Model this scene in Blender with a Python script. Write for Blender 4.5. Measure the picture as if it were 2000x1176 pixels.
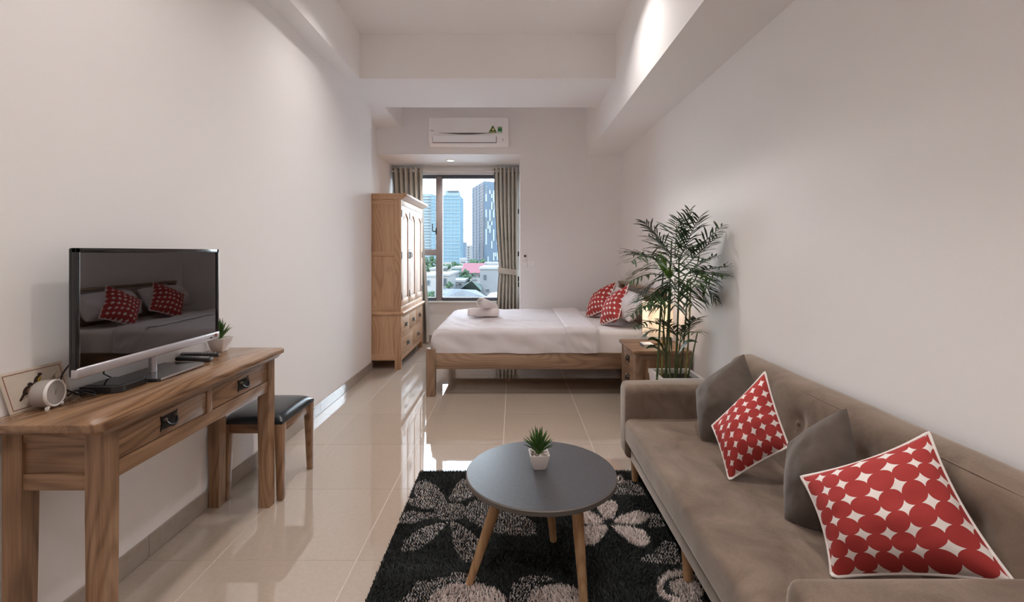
import bpy, bmesh, math, random
import numpy as np
from mathutils import Vector, Matrix, noise as mnoise

random.seed(7)
for o in list(bpy.data.objects):
    bpy.data.objects.remove(o)
S = bpy.context.scene
C = S.collection

# ------------------------------------------------------------------ camera
F, VX, VY, CZ = 920.0, 1002.0, 492.0, 1.31          # focal length in pixels, vanishing point, eye height
cd = bpy.data.cameras.new('camera'); cam = bpy.data.objects.new('camera', cd); C.objects.link(cam)
cd.sensor_width = 36; cd.lens = F * 36 / 2000; cd.clip_start = 0.02; cd.clip_end = 3000
cd.shift_x = -(VX - 1000) / 2000; cd.shift_y = -(588 - VY) / 2000
cam.location = (0, 0, CZ); cam.rotation_euler = (math.pi / 2, 0, 0)
S.camera = cam
# ------------------------------------------------------------------ world, sun, exposure
SKY = 8.5
w = bpy.data.worlds.new('sky'); S.world = w; w.use_nodes = True
nt = w.node_tree; nt.nodes.clear()
tc = nt.nodes.new('ShaderNodeTexCoord'); sx = nt.nodes.new('ShaderNodeSeparateXYZ')
rp = nt.nodes.new('ShaderNodeValToRGB'); bg = nt.nodes.new('ShaderNodeBackground'); wo = nt.nodes.new('ShaderNodeOutputWorld')
rp.color_ramp.elements[0].position = 0.0; rp.color_ramp.elements[0].color = (1, 1, 1, 1)
rp.color_ramp.elements[1].position = 0.75; rp.color_ramp.elements[1].color = (0.55, 0.74, 1.0, 1)
nt.links.new(tc.outputs['Generated'], sx.inputs[0]); nt.links.new(sx.outputs['Z'], rp.inputs[0])
nt.links.new(rp.outputs[0], bg.inputs[0]); bg.inputs[1].default_value = SKY
nt.links.new(bg.outputs[0], wo.inputs[0])
sd = bpy.data.lights.new('sun', 'SUN'); sun = bpy.data.objects.new('sun', sd); C.objects.link(sun)
sd.energy = 4.2; sd.angle = 0.03; sd.color = (1, 0.95, 0.88)
sun.location = (0, -30, 60); sun.rotation_euler = Vector((0.35, 1.0, -0.9)).to_track_quat('-Z', 'Y').to_euler()
S.view_settings.view_transform = 'Standard'; S.view_settings.look = 'None'
S.view_settings.exposure = 0.97; S.view_settings.gamma = 1.0; S.view_settings.use_curve_mapping = False
DOWN_W, LAMP_W = 4.9, 0.5
try:
    S.cycles.use_denoising = True
    S.cycles.max_bounces = 14; S.cycles.diffuse_bounces = 10; S.cycles.glossy_bounces = 6; S.cycles.transparent_max_bounces = 12
    S.cycles.sample_clamp_indirect = 6.0; S.cycles.caustics_reflective = False; S.cycles.caustics_refractive = False
except Exception:
    pass

def P(px, py, Y):                       # pixel of the photograph + depth -> point in the room
    return Vector(((px - VX) / F * Y, Y, CZ - (py - VY) / F * Y))
def PZ(px, py, Z):                      # pixel + height -> point
    Y = (CZ - Z) * F / (py - VY)
    return Vector(((px - VX) / F * Y, Y, Z))

# ------------------------------------------------------------------ materials
MATS = {}
def new_mat(name):
    m = bpy.data.materials.new(name); m.use_nodes = True
    n = m.node_tree.nodes; b = n['Principled BSDF']
    MATS[name] = m
    return m, n, m.node_tree.links, b
def plain(name, col, rough=0.5, metal=0.0, spec=0.5, bump=0.0, bscale=60, mott=0.0, mscale=8, sheen=0.0, emit=None, estr=1.0, ior=1.5):
    m, n, l, b = new_mat(name)
    b.inputs['Base Color'].default_value = (*col, 1); b.inputs['Roughness'].default_value = rough
    b.inputs['Metallic'].default_value = metal; b.inputs['Specular IOR Level'].default_value = spec; b.inputs['IOR'].default_value = ior
    if sheen: b.inputs['Sheen Weight'].default_value = sheen; b.inputs['Sheen Roughness'].default_value = 0.4
    if emit: b.inputs['Emission Color'].default_value = (*emit, 1); b.inputs['Emission Strength'].default_value = estr
    if bump or mott:
        t = n.new('ShaderNodeTexCoord')
    if bump:
        z = n.new('ShaderNodeTexNoise'); z.inputs['Scale'].default_value = bscale; z.inputs['Detail'].default_value = 4
        u = n.new('ShaderNodeBump'); u.inputs['Strength'].default_value = bump; u.inputs['Distance'].default_value = 0.01
        l.new(t.outputs['Object'], z.inputs['Vector']); l.new(z.outputs[0], u.inputs['Height']); l.new(u.outputs[0], b.inputs['Normal'])
    if mott:
        z = n.new('ShaderNodeTexNoise'); z.inputs['Scale'].default_value = mscale; z.inputs['Detail'].default_value = 5
        r = n.new('ShaderNodeValToRGB')
        r.color_ramp.elements[0].position = 0.3; r.color_ramp.elements[1].position = 0.7
        r.color_ramp.elements[0].color = (*[c * (1 - mott) for c in col], 1); r.color_ramp.elements[1].color = (*[min(1, c * (1 + mott)) for c in col], 1)
        l.new(t.outputs['Object'], z.inputs['Vector']); l.new(z.outputs[0], r.inputs[0]); l.new(r.outputs[0], b.inputs['Base Color'])
    return m

def wood(name, axis, dark, mid, light, rough=0.38, spec=0.5, knot=0.75):
    """oak: wavy growth rings running along one axis of the piece, fine fibres, a few knots"""
    m, n, l, b = new_mat(name)
    t = n.new('ShaderNodeTexCoord'); oi = n.new('ShaderNodeObjectInfo'); cmb = n.new('ShaderNodeCombineXYZ')
    mul = n.new('ShaderNodeVectorMath'); mul.operation = 'SCALE'; mul.inputs['Scale'].default_value = 37.0
    for i in range(3): l.new(oi.outputs['Random'], cmb.inputs[i])
    l.new(cmb.outputs[0], mul.inputs[0]); ai = 'XYZ'.index(axis)
    def field(across, along, detail, off=True):
        mp = n.new('ShaderNodeMapping'); sc = [across] * 3; sc[ai] = along; mp.inputs['Scale'].default_value = sc; l.new(t.outputs['Object'], mp.inputs['Vector'])
        ad = n.new('ShaderNodeVectorMath'); ad.operation = 'ADD'; l.new(mp.outputs[0], ad.inputs[0]); l.new(mul.outputs[0], ad.inputs[1])
        z = n.new('ShaderNodeTexNoise'); z.inputs['Scale'].default_value = 1.0; z.inputs['Detail'].default_value = detail; l.new(ad.outputs[0], z.inputs['Vector']); return z.outputs[0]
    def math_(op, x, y=None, z=None):
        q = n.new('ShaderNodeMath'); q.operation = op
        for k, v in enumerate((x, y, z)):
            if v is None: continue
            if isinstance(v, (int, float)): q.inputs[k].default_value = v
            else: l.new(v, q.inputs[k])
        return q.outputs[0]
    low = field(4.5, 0.9, 1.0); big = field(7.0, 0.7, 2.0); fib = field(210.0, 7.0, 2.0); fib2 = field(60.0, 2.0, 2.0)
    sp_ = n.new('ShaderNodeSeparateXYZ'); l.new(t.outputs['Object'], sp_.inputs[0])
    o1, o2 = [k for k in range(3) if k != ai]
    acr = math_('MULTIPLY_ADD', sp_.outputs[o2], 0.83, sp_.outputs[o1])
    ph = math_('MULTIPLY_ADD', low, 95.0, math_('MULTIPLY', acr, 120.0))
    ring = math_('SINE', ph); ring = math_('POWER', math_('MULTIPLY_ADD', ring, 0.5, 0.5), 2.2)
    v = math_('MULTIPLY_ADD', ring, -0.20, 0.60); v = math_('MULTIPLY_ADD', math_('SUBTRACT', big, 0.5), 0.75, v)
    v = math_('MULTIPLY_ADD', math_('SUBTRACT', fib, 0.5), 0.38, v); v = math_('MULTIPLY_ADD', math_('SUBTRACT', fib2, 0.5), 0.35, v)
    r = n.new('ShaderNodeValToRGB'); cr = r.color_ramp
    cr.elements[0].position = 0.22; cr.elements[0].color = (*dark, 1); cr.elements[1].position = 0.80; cr.elements[1].color = (*light, 1)
    e = cr.elements.new(0.52); e.color = (*mid, 1); l.new(v, r.inputs[0])
    kn = field(6.0, 3.2, 1.0); kr = n.new('ShaderNodeValToRGB'); kr.color_ramp.elements[0].position = 0.735; kr.color_ramp.elements[0].color = (0, 0, 0, 1)
    kr.color_ramp.elements[1].position = 0.79; kr.color_ramp.elements[1].color = (knot, knot, knot, 1); l.new(kn, kr.inputs[0])
    mx = n.new('ShaderNodeMix'); mx.data_type = 'RGBA'
    l.new(kr.outputs[0], mx.inputs[0]); l.new(r.outputs[0], mx.inputs[6]); mx.inputs[7].default_value = (*[c * 0.35 for c in dark], 1)
    l.new(mx.outputs[2], b.inputs['Base Color'])
    b.inputs['Roughness'].default_value = rough; b.inputs['Specular IOR Level'].default_value = spec
    u = n.new('ShaderNodeBump'); u.inputs['Strength'].default_value = 0.10; u.inputs['Distance'].default_value = 0.002
    l.new(fib, u.inputs['Height']); l.new(u.outputs[0], b.inputs['Normal'])
    return m
OAK = dict(dark=(0.100, 0.050, 0.025), mid=(0.240, 0.134, 0.071), light=(0.375, 0.230, 0.136))
OAKL = dict(dark=(0.37, 0.208, 0.117), mid=(0.53, 0.325, 0.195), light=(0.62, 0.41, 0.262))
OAKB = dict(dark=(0.150, 0.088, 0.052), mid=(0.26, 0.160, 0.100), light=(0.37, 0.245, 0.165))
for ax in 'XYZ':
    wood('desk_wood_' + ax, ax, rough=0.36, **OAK)
    wood('ward_wood_' + ax, ax, rough=0.42, spec=0.22, knot=0.15, **OAKL)
    wood('bed_wood_' + ax, ax, rough=0.35, **OAKB)
wood('desk_top_wood', 'Y', rough=0.17, **OAK)
wood('leg_wood', 'Z', dark=(0.30, 0.16, 0.07), mid=(0.44, 0.26, 0.13), light=(0.56, 0.36, 0.20), rough=0.4)
plain('wall', (0.88, 0.858, 0.852), 0.75, spec=0.25, bump=0.03, bscale=120)
plain('ceiling', (0.90, 0.88, 0.875), 0.8, spec=0.2)
plain('grout', (0.80, 0.74, 0.68), 0.5)
plain('skirt', (0.36, 0.305, 0.265), 0.10, mott=0.05, mscale=30)
def floor_mat():
    m, n, l, b = new_mat('floor_tile')
    t = n.new('ShaderNodeTexCoord'); oi = n.new('ShaderNodeObjectInfo')
    z = n.new('ShaderNodeTexNoise'); z.inputs['Scale'].default_value = 55; z.inputs['Detail'].default_value = 5
    l.new(t.outputs['Object'], z.inputs['Vector'])
    r = n.new('ShaderNodeValToRGB'); r.color_ramp.elements[0].position = 0.3; r.color_ramp.elements[1].position = 0.7
    r.color_ramp.elements[0].color = (0.415, 0.340, 0.280, 1); r.color_ramp.elements[1].color = (0.445, 0.368, 0.305, 1)
    l.new(z.outputs[0], r.inputs[0])
    hs = n.new('ShaderNodeHueSaturation'); mm = n.new('ShaderNodeMapRange'); mm.inputs[3].default_value = 0.97; mm.inputs[4].default_value = 1.03
    l.new(oi.outputs['Random'], mm.inputs[0]); l.new(mm.outputs[0], hs.inputs['Value']); l.new(r.outputs[0], hs.inputs['Color'])
    l.new(hs.outputs[0], b.inputs['Base Color']); b.inputs['Roughness'].default_value = 0.03; b.inputs['IOR'].default_value = 2.25
floor_mat()
def sofa_mat():
    m, n, l, b = new_mat('sofa_velvet')
    t = n.new('ShaderNodeTexCoord')
    a = n.new('ShaderNodeTexNoise'); a.inputs['Scale'].default_value = 5.0; a.inputs['Detail'].default_value = 6; a.inputs['Roughness'].default_value = 0.65; a.inputs['Distortion'].default_value = 0.8
    mp = n.new('ShaderNodeMapping'); mp.inputs['Scale'].default_value = (120, 120, 700)
    f = n.new('ShaderNodeTexNoise'); f.inputs['Scale'].default_value = 1.6; f.inputs['Detail'].default_value = 2
    l.new(t.outputs['Object'], a.inputs['Vector']); l.new(t.outputs['Object'], mp.inputs[0]); l.new(mp.outputs[0], f.inputs['Vector'])
    ad = n.new('ShaderNodeMath'); ad.operation = 'MULTIPLY_ADD'; ad.inputs[1].default_value = 0.25
    l.new(f.outputs[0], ad.inputs[0]); l.new(a.outputs[0], ad.inputs[2])
    r = n.new('ShaderNodeValToRGB'); r.color_ramp.elements[0].position = 0.42; r.color_ramp.elements[1].position = 0.86
    r.color_ramp.elements[0].color = (0.120, 0.084, 0.062, 1); r.color_ramp.elements[1].color = (0.245, 0.185, 0.142, 1)
    l.new(ad.outputs[0], r.inputs[0]); l.new(r.outputs[0], b.inputs['Base Color'])
    b.inputs['Roughness'].default_value = 0.85; b.inputs['Specular IOR Level'].default_value = 0.2
    b.inputs['Sheen Weight'].default_value = 0.85; b.inputs['Sheen Roughness'].default_value = 0.35; b.inputs['Sheen Tint'].default_value = (0.9, 0.8, 0.72, 1)
    u = n.new('ShaderNodeBump'); u.inputs['Strength'].default_value = 0.25; u.inputs['Distance'].default_value = 0.002
    l.new(f.outputs[0], u.inputs['Height']); l.new(u.outputs[0], b.inputs['Normal'])
sofa_mat()
wood('pine', 'Y', dark=(0.55, 0.42, 0.30), mid=(0.72, 0.59, 0.45), light=(0.82, 0.70, 0.56), rough=0.5, knot=0.4)
plain('grey_velvet', (0.105, 0.083, 0.070), 0.85, spec=0.2, bump=0.2, bscale=300, mott=0.18, mscale=14, sheen=0.35)
def dots_mat(name, nu, nv, ph):
    m, n, l, b = new_mat(name)
    t = n.new('ShaderNodeTexCoord')
    wv = n.new('ShaderNodeTexNoise'); wv.inputs['Scale'].default_value = 2.3; wv.inputs['Detail'].default_value = 0
    av = n.new('ShaderNodeVectorMath'); av.operation = 'ADD'; av.inputs[1].default_value = (ph, ph * 1.7, 0)
    l.new(t.outputs['UV'], av.inputs[0]); l.new(av.outputs[0], wv.inputs['Vector'])
    sb = n.new('ShaderNodeVectorMath'); sb.operation = 'SUBTRACT'; sb.inputs[1].default_value = (0.5, 0.5, 0.5)
    scl = n.new('ShaderNodeVectorMath'); scl.operation = 'SCALE'; scl.inputs['Scale'].default_value = 0.12
    l.new(wv.outputs['Color'], sb.inputs[0]); l.new(sb.outputs[0], scl.inputs[0])
    a = n.new('ShaderNodeVectorMath'); a.operation = 'ADD'; l.new(t.outputs['UV'], a.inputs[0]); l.new(scl.outputs[0], a.inputs[1])
    mu = n.new('ShaderNodeVectorMath'); mu.operation = 'MULTIPLY'; mu.inputs[1].default_value = (nu, nv, 0)
    l.new(a.outputs[0], mu.inputs[0])
    fr = n.new('ShaderNodeVectorMath'); fr.operation = 'FRACTION'; l.new(mu.outputs[0], fr.inputs[0])
    s2 = n.new('ShaderNodeVectorMath'); s2.operation = 'SUBTRACT'; s2.inputs[1].default_value = (0.5, 0.5, 0); l.new(fr.outputs[0], s2.inputs[0])
    m2 = n.new('ShaderNodeVectorMath'); m2.operation = 'MULTIPLY'; m2.inputs[1].default_value = (1, 1, 0); l.new(s2.outputs[0], m2.inputs[0])
    le = n.new('ShaderNodeVectorMath'); le.operation = 'LENGTH'; l.new(m2.outputs[0], le.inputs[0])
    lt = n.new('ShaderNodeMath'); lt.operation = 'LESS_THAN'; lt.inputs[1].default_value = 0.517; l.new(le.outputs['Value'], lt.inputs[0])
    mx = n.new('ShaderNodeMix'); mx.data_type = 'RGBA'; l.new(lt.outputs[0], mx.inputs[0])
    mx.inputs[6].default_value = (0.80, 0.74, 0.71, 1); mx.inputs[7].default_value = (0.38, 0.045, 0.042, 1)
    l.new(mx.outputs[2], b.inputs['Base Color']); b.inputs['Roughness'].default_value = 0.8; b.inputs['Specular IOR Level'].default_value = 0.2
    z = n.new('ShaderNodeTexNoise'); z.inputs['Scale'].default_value = 260; u = n.new('ShaderNodeBump'); u.inputs['Strength'].default_value = 0.15; u.inputs['Distance'].default_value = 0.002
    l.new(t.outputs['Object'], z.inputs['Vector']); l.new(z.outputs[0], u.inputs['Height']); l.new(u.outputs[0], b.inputs['Normal'])
for i, (a_, b_, c_) in enumerate(((6.3, 6.6, 0.3), (6.3, 6.8, 1.9), (7.4, 7.4, 3.1), (7.4, 7.4, 4.4))): dots_mat('red_dots_%d' % i, a_, b_, c_)
plain('piping', (0.80, 0.75, 0.72), 0.8)
plain('linen', (0.66, 0.615, 0.63), 0.85, spec=0.2, bump=0.06, bscale=35)
plain('sheet', (0.72, 0.68, 0.67), 0.85, spec=0.2, bump=0.05, bscale=20)
plain('towel', (0.80, 0.735, 0.73), 0.95, spec=0.1, bump=0.5, bscale=220)
plain('black_gloss', (0.012, 0.012, 0.013), 0.12)
plain('black_matt', (0.02, 0.02, 0.021), 0.45)
plain('screen', (0.135, 0.13, 0.132), 0.02, metal=1.0)
plain('silver', (0.56, 0.54, 0.57), 0.32, metal=0.7)
plain('base_plate', (0.10, 0.105, 0.115), 0.16, metal=0.6)
plain('iron', (0.020, 0.018, 0.017), 0.35, metal=0.5)
plain('iron_worn', (0.16, 0.14, 0.12), 0.3, metal=0.9)
plain('leather', (0.012, 0.017, 0.021), 0.22, bump=0.12, bscale=160)
plain('table_grey', (0.056, 0.056, 0.062), 0.36, mott=0.12, mscale=60)
plain('table_rim', (0.115, 0.100, 0.088), 0.45)
plain('ceramic', (0.70, 0.655, 0.63), 0.28)
plain('planter', (0.76, 0.73, 0.71), 0.22)
plain('pebble', (0.60, 0.54, 0.50), 0.7, mott=0.3, mscale=40)
plain('soil', (0.030, 0.020, 0.014), 0.95, bump=0.6, bscale=90, mott=0.4, mscale=60)
plain('leaf', (0.035, 0.085, 0.020), 0.42, mott=0.45, mscale=5)
plain('leaf_dark', (0.022, 0.052, 0.020), 0.45, mott=0.4, mscale=6)
plain('leaf_new', (0.14, 0.30, 0.03), 0.42, mott=0.2, mscale=9)
plain('stem', (0.075, 0.115, 0.035), 0.45, mott=0.4, mscale=20)
plain('stem_yellow', (0.20, 0.19, 0.045), 0.45, mott=0.3, mscale=20)
plain('succulent', (0.055, 0.130, 0.022), 0.45, mott=0.4, mscale=40)
plain('succulent_tip', (0.06, 0.03, 0.03), 0.5)
plain('ac_white', (0.93, 0.91, 0.91), 0.30)
plain('ac_shade_ink', (0.10, 0.09, 0.11), 0.5)  # dark tone painted for groove and outlet shade, also the logo print
plain('ac_flap', (0.92, 0.92, 0.95), 0.25)
plain('sticker_green', (0.055, 0.16, 0.015), 0.5)
plain('sticker_green_b', (0.02, 0.20, 0.05), 0.5)
plain('sticker_dark', (0.02, 0.03, 0.01), 0.5)
plain('sticker_cream', (0.75, 0.66, 0.30), 0.5)
plain('sticker_white', (0.7, 0.75, 0.7), 0.5)
plain('switch_white', (0.92, 0.90, 0.90), 0.35)
plain('window_frame', (0.30, 0.255, 0.255), 0.35)  # paler than the dark frame: window glare is put into the colour
plain('window_rail', (0.085, 0.095, 0.120), 0.35)
plain('pvc_white', (0.74, 0.73, 0.72), 0.4)
plain('clock_body', (0.36, 0.325, 0.30), 0.5)
plain('clock_white', (0.80, 0.78, 0.77), 0.35)
plain('paper', (0.72, 0.64, 0.54), 0.7, mott=0.08, mscale=12)
plain('paper_edge', (0.74, 0.68, 0.62), 0.7)
plain('print_red', (0.26, 0.075, 0.045), 0.7)
plain('print_brown', (0.045, 0.026, 0.020), 0.7)
plain('print_chest', (0.30, 0.17, 0.10), 0.7)
plain('print_yellow', (0.55, 0.38, 0.06), 0.7)
plain('print_twig', (0.34, 0.22, 0.13), 0.7)
plain('print_green', (0.27, 0.28, 0.18), 0.7)
plain('book_white', (0.75, 0.72, 0.70), 0.5)
plain('book_dark', (0.06, 0.05, 0.05), 0.5)
plain('light_disc', (0.9, 0.9, 0.9), 0.4, emit=(1, 0.90, 0.76), estr=4.0)
plain('remote_key', (0.22, 0.22, 0.23), 0.5)
plain('remote_grey', (0.62, 0.60, 0.60), 0.4)
plain('remote_lcd', (0.06, 0.065, 0.06), 0.2)
plain('drawer_gap_shade', (0.03, 0.018, 0.010), 0.8)
plain('rug_base', (0.012, 0.014, 0.014), 0.95)
def glass_mat():
    m = bpy.data.materials.new('window_glass'); m.use_nodes = True; MATS['window_glass'] = m
    n = m.node_tree.nodes; l = m.node_tree.links; n.clear()
    o = n.new('ShaderNodeOutputMaterial'); mx = n.new('ShaderNodeMixShader'); t = n.new('ShaderNodeBsdfTransparent'); g = n.new('ShaderNodeBsdfGlossy')
    f = n.new('ShaderNodeFresnel'); f.inputs[0].default_value = 1.35; t.inputs[0].default_value = (0.93, 0.97, 0.98, 1); g.inputs['Roughness'].default_value = 0.01
    l.new(f.outputs[0], mx.inputs[0]); l.new(t.outputs[0], mx.inputs[1]); l.new(g.outputs[0], mx.inputs[2]); l.new(mx.outputs[0], o.inputs[0])
    m = bpy.data.materials.new('clear_glass'); m.use_nodes = True; MATS['clear_glass'] = m
    n = m.node_tree.nodes; l = m.node_tree.links; b = n['Principled BSDF']
    b.inputs['Transmission Weight'].default_value = 1.0; b.inputs['Roughness'].default_value = 0.02; b.inputs['Base Color'].default_value = (1, 0.98, 0.95, 1)
    m = bpy.data.materials.new('lamp_shade'); m.use_nodes = True; MATS['lamp_shade'] = m
    n = m.node_tree.nodes; l = m.node_tree.links; n.clear()
    o = n.new('ShaderNodeOutputMaterial'); mx = n.new('ShaderNodeMixShader'); mx.inputs[0].default_value = 0.55
    d = n.new('ShaderNodeBsdfDiffuse'); d.inputs[0].default_value = (0.85, 0.80, 0.74, 1); t = n.new('ShaderNodeBsdfTranslucent'); t.inputs[0].default_value = (0.95, 0.87, 0.76, 1)
    l.new(d.outputs[0], mx.inputs[1]); l.new(t.outputs[0], mx.inputs[2]); l.new(mx.outputs[0], o.inputs[0])
    m, n, l, b = new_mat('rug_pile')
    a = n.new('ShaderNodeVertexColor'); a.layer_name = 'Col'; l.new(a.outputs[0], b.inputs['Base Color']); b.inputs['Roughness'].default_value = 0.9; b.inputs['Specular IOR Level'].default_value = 0.1
glass_mat()
def cloth_mat():
    m = bpy.data.materials.new('curtain'); m.use_nodes = True; MATS['curtain'] = m
    n = m.node_tree.nodes; l = m.node_tree.links; n.clear()
    o = n.new('ShaderNodeOutputMaterial'); mx = n.new('ShaderNodeMixShader'); mx.inputs[0].default_value = 0.16
    t = n.new('ShaderNodeTexCoord'); z = n.new('ShaderNodeTexNoise'); z.inputs['Scale'].default_value = 90; z.inputs['Detail'].default_value = 3
    r = n.new('ShaderNodeValToRGB'); r.color_ramp.elements[0].position = 0.3; r.color_ramp.elements[1].position = 0.7
    r.color_ramp.elements[0].color = (0.56, 0.535, 0.49, 1); r.color_ramp.elements[1].color = (0.70, 0.67, 0.62, 1)
    d = n.new('ShaderNodeBsdfDiffuse'); tr = n.new('ShaderNodeBsdfTranslucent')
    l.new(t.outputs['Object'], z.inputs['Vector']); l.new(z.outputs[0], r.inputs[0]); l.new(r.outputs[0], d.inputs[0]); l.new(r.outputs[0], tr.inputs[0])
    l.new(d.outputs[0], mx.inputs[1]); l.new(tr.outputs[0], mx.inputs[2]); l.new(mx.outputs[0], o.inputs[0])
cloth_mat()

# ------------------------------------------------------------------ mesh helpers
WP = {}
class MB:
    def __init__(s): s.v = []; s.f = []; s.uv = None
    def add(s, vs, fs):
        k = len(s.v); s.v += [tuple(v) for v in vs]; s.f += [tuple(i + k for i in f) for f in fs]; return s
    def box(s, x0, x1, y0, y1, z0, z1, bev=0.0, seg=2, M=None):
        bm = bmesh.new(); bmesh.ops.create_cube(bm, size=1)
        for v in bm.verts: v.co = Vector(((x0 + x1) / 2 + v.co.x * abs(x1 - x0), (y0 + y1) / 2 + v.co.y * abs(y1 - y0), (z0 + z1) / 2 + v.co.z * abs(z1 - z0)))
        if bev: bmesh.ops.bevel(bm, geom=bm.edges[:], offset=bev, segments=seg, profile=0.5, affect='EDGES')
        s._dump(bm, M); return s
    def _dump(s, bm, M=None):
        bm.verts.ensure_lookup_table(); bm.verts.index_update()
        s.add([(M @ v.co if M else v.co) for v in bm.verts], [[v.index for v in f.verts] for f in bm.faces]); bm.free()
    def taper(s, b, t, z0, z1, bev=0.0):        # b,t = (x0,x1,y0,y1) at the bottom and the top
        bm = bmesh.new()
        vs = [bm.verts.new(c) for c in ((b[0], b[2], z0), (b[1], b[2], z0), (b[1], b[3], z0), (b[0], b[3], z0), (t[0], t[2], z1), (t[1], t[2], z1), (t[1], t[3], z1), (t[0], t[3], z1))]
        for f in ((3, 2, 1, 0), (4, 5, 6, 7), (0, 1, 5, 4), (1, 2, 6, 5), (2, 3, 7, 6), (3, 0, 4, 7)): bm.faces.new([vs[i] for i in f])
        if bev: bmesh.ops.bevel(bm, geom=bm.edges[:], offset=bev, segments=2, profile=0.5, affect='EDGES')
        s._dump(bm); return s
    def tube(s, pts, r, n=8, cap=True, closed=False):
        pts = [Vector(p) for p in pts]; N = len(pts); rr = r if isinstance(r, (list, tuple)) else [r] * N
        k = len(s.v); up = None
        for i, p in enumerate(pts):
            if closed: d = pts[(i + 1) % N] - pts[i - 1]
            else: d = pts[min(i + 1, N - 1)] - pts[max(i - 1, 0)]
            d.normalize()
            if up is None: up = d.orthogonal().normalized()
            up = (up - d * up.dot(d)); up = up.normalized() if up.length > 1e-6 else d.orthogonal().normalized()
            sd_ = d.cross(up)
            for j in range(n):
                a = 2 * math.pi * j / n; s.v.append(tuple(p + (up * math.cos(a) + sd_ * math.sin(a)) * rr[i]))
        for i in range(N if closed else N - 1):
            i2 = (i + 1) % N
            for j in range(n): s.f.append((k + i * n + j, k + i * n + (j + 1) % n, k + i2 * n + (j + 1) % n, k + i2 * n + j))
        if cap and not closed:
            s.f.append(tuple(k + j for j in range(n))[::-1]); s.f.append(tuple(k + (N - 1) * n + j for j in range(n)))
        return s
    def lathe(s, prof, c, n=32, M=None):            # prof [(r,z)] around Z at c
        k = len(s.v); c = Vector(c)
        for r, z in prof:
            for j in range(n):
                a = 2 * math.pi * j / n; v = Vector((r * math.cos(a), r * math.sin(a), z)); v = (M @ v if M else v) + c; s.v.append(tuple(v))
        for i in range(len(prof) - 1):
            for j in range(n): s.f.append((k + i * n + j, k + i * n + (j + 1) % n, k + (i + 1) * n + (j + 1) % n, k + (i + 1) * n + j))
        s.f.append(tuple(k + j for j in range(n))[::-1]); m_ = k + (len(prof) - 1) * n; s.f.append(tuple(m_ + j for j in range(n))); return s
    def prism(s, poly, off):                        # polygon of 3D points pushed by a vector
        n = len(poly); off = Vector(off); k = len(s.v)
        s.v += [tuple(p) for p in poly] + [tuple(Vector(p) + off) for p in poly]
        s.f.append(tuple(range(k, k + n))[::-1]); s.f.append(tuple(range(k + n, k + 2 * n)))
        for i in range(n): s.f.append((k + i, k + (i + 1) % n, k + n + (i + 1) % n, k + n + i))
        return s
    def grid(s, rows):                              # rows of points, equal length
        k = len(s.v); n = len(rows[0])
        for r in rows: s.v += [tuple(p) for p in r]
        for i in range(len(rows) - 1):
            for j in range(n - 1): s.f.append((k + i * n + j, k + i * n + j + 1, k + (i + 1) * n + j + 1, k + (i + 1) * n + j))
        return s

def obj(name, mb, mat, parent=None, smooth=38, uvs=None, label=None, kind=None, flip=True):
    vs = np.array(mb.v, dtype=float); c = Vector(((vs.min(0) + vs.max(0)) / 2).tolist())
    me = bpy.data.meshes.new(name); me.from_pydata((vs - np.array(c)).tolist(), [], mb.f); me.validate()
    bm = bmesh.new(); bm.from_mesh(me)
    if flip: bmesh.ops.recalc_face_normals(bm, faces=bm.faces[:])
    bm.to_mesh(me); bm.free()
    if uvs is not None:
        ul = me.uv_layers.new(name='UVMap')
        for lp in me.loops: ul.data[lp.index].uv = uvs[lp.vertex_index]
    if smooth:
        me.polygons.foreach_set('use_smooth', [True] * len(me.polygons)); me.set_sharp_from_angle(angle=math.radians(smooth))
    me.materials.append(MATS[mat]); return link(name, me, c, parent, label, kind)
def link(name, me, c, parent=None, label=None, kind=None):
    o = bpy.data.objects.new(name, me); C.objects.link(o)
    if parent is not None: o.parent = parent; o.location = Vector(c) - WP[parent.name]
    else: o.location = c
    WP[o.name] = Vector(c)
    if label: o['label'] = label
    if kind: o['kind'] = kind
    return o
def thing(name, label, cat, loc, group=None):
    o = bpy.data.objects.new(name, None); C.objects.link(o); o.location = loc; o.empty_display_size = 0.05
    WP[o.name] = Vector(loc); o['label'] = label; o['category'] = cat
    if group: o['group'] = group
    return o
def tag(o, label, cat, group=None):
    o['label'] = label; o['category'] = cat
    if group: o['group'] = group
    return o
def bx(*a, **k): return MB().box(*a, **k)
def struct(name, mb, mat, label=None, parent=None, smooth=0):
    o = obj(name, mb, mat, parent, smooth=smooth, kind='structure', label=label); return o

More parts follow.
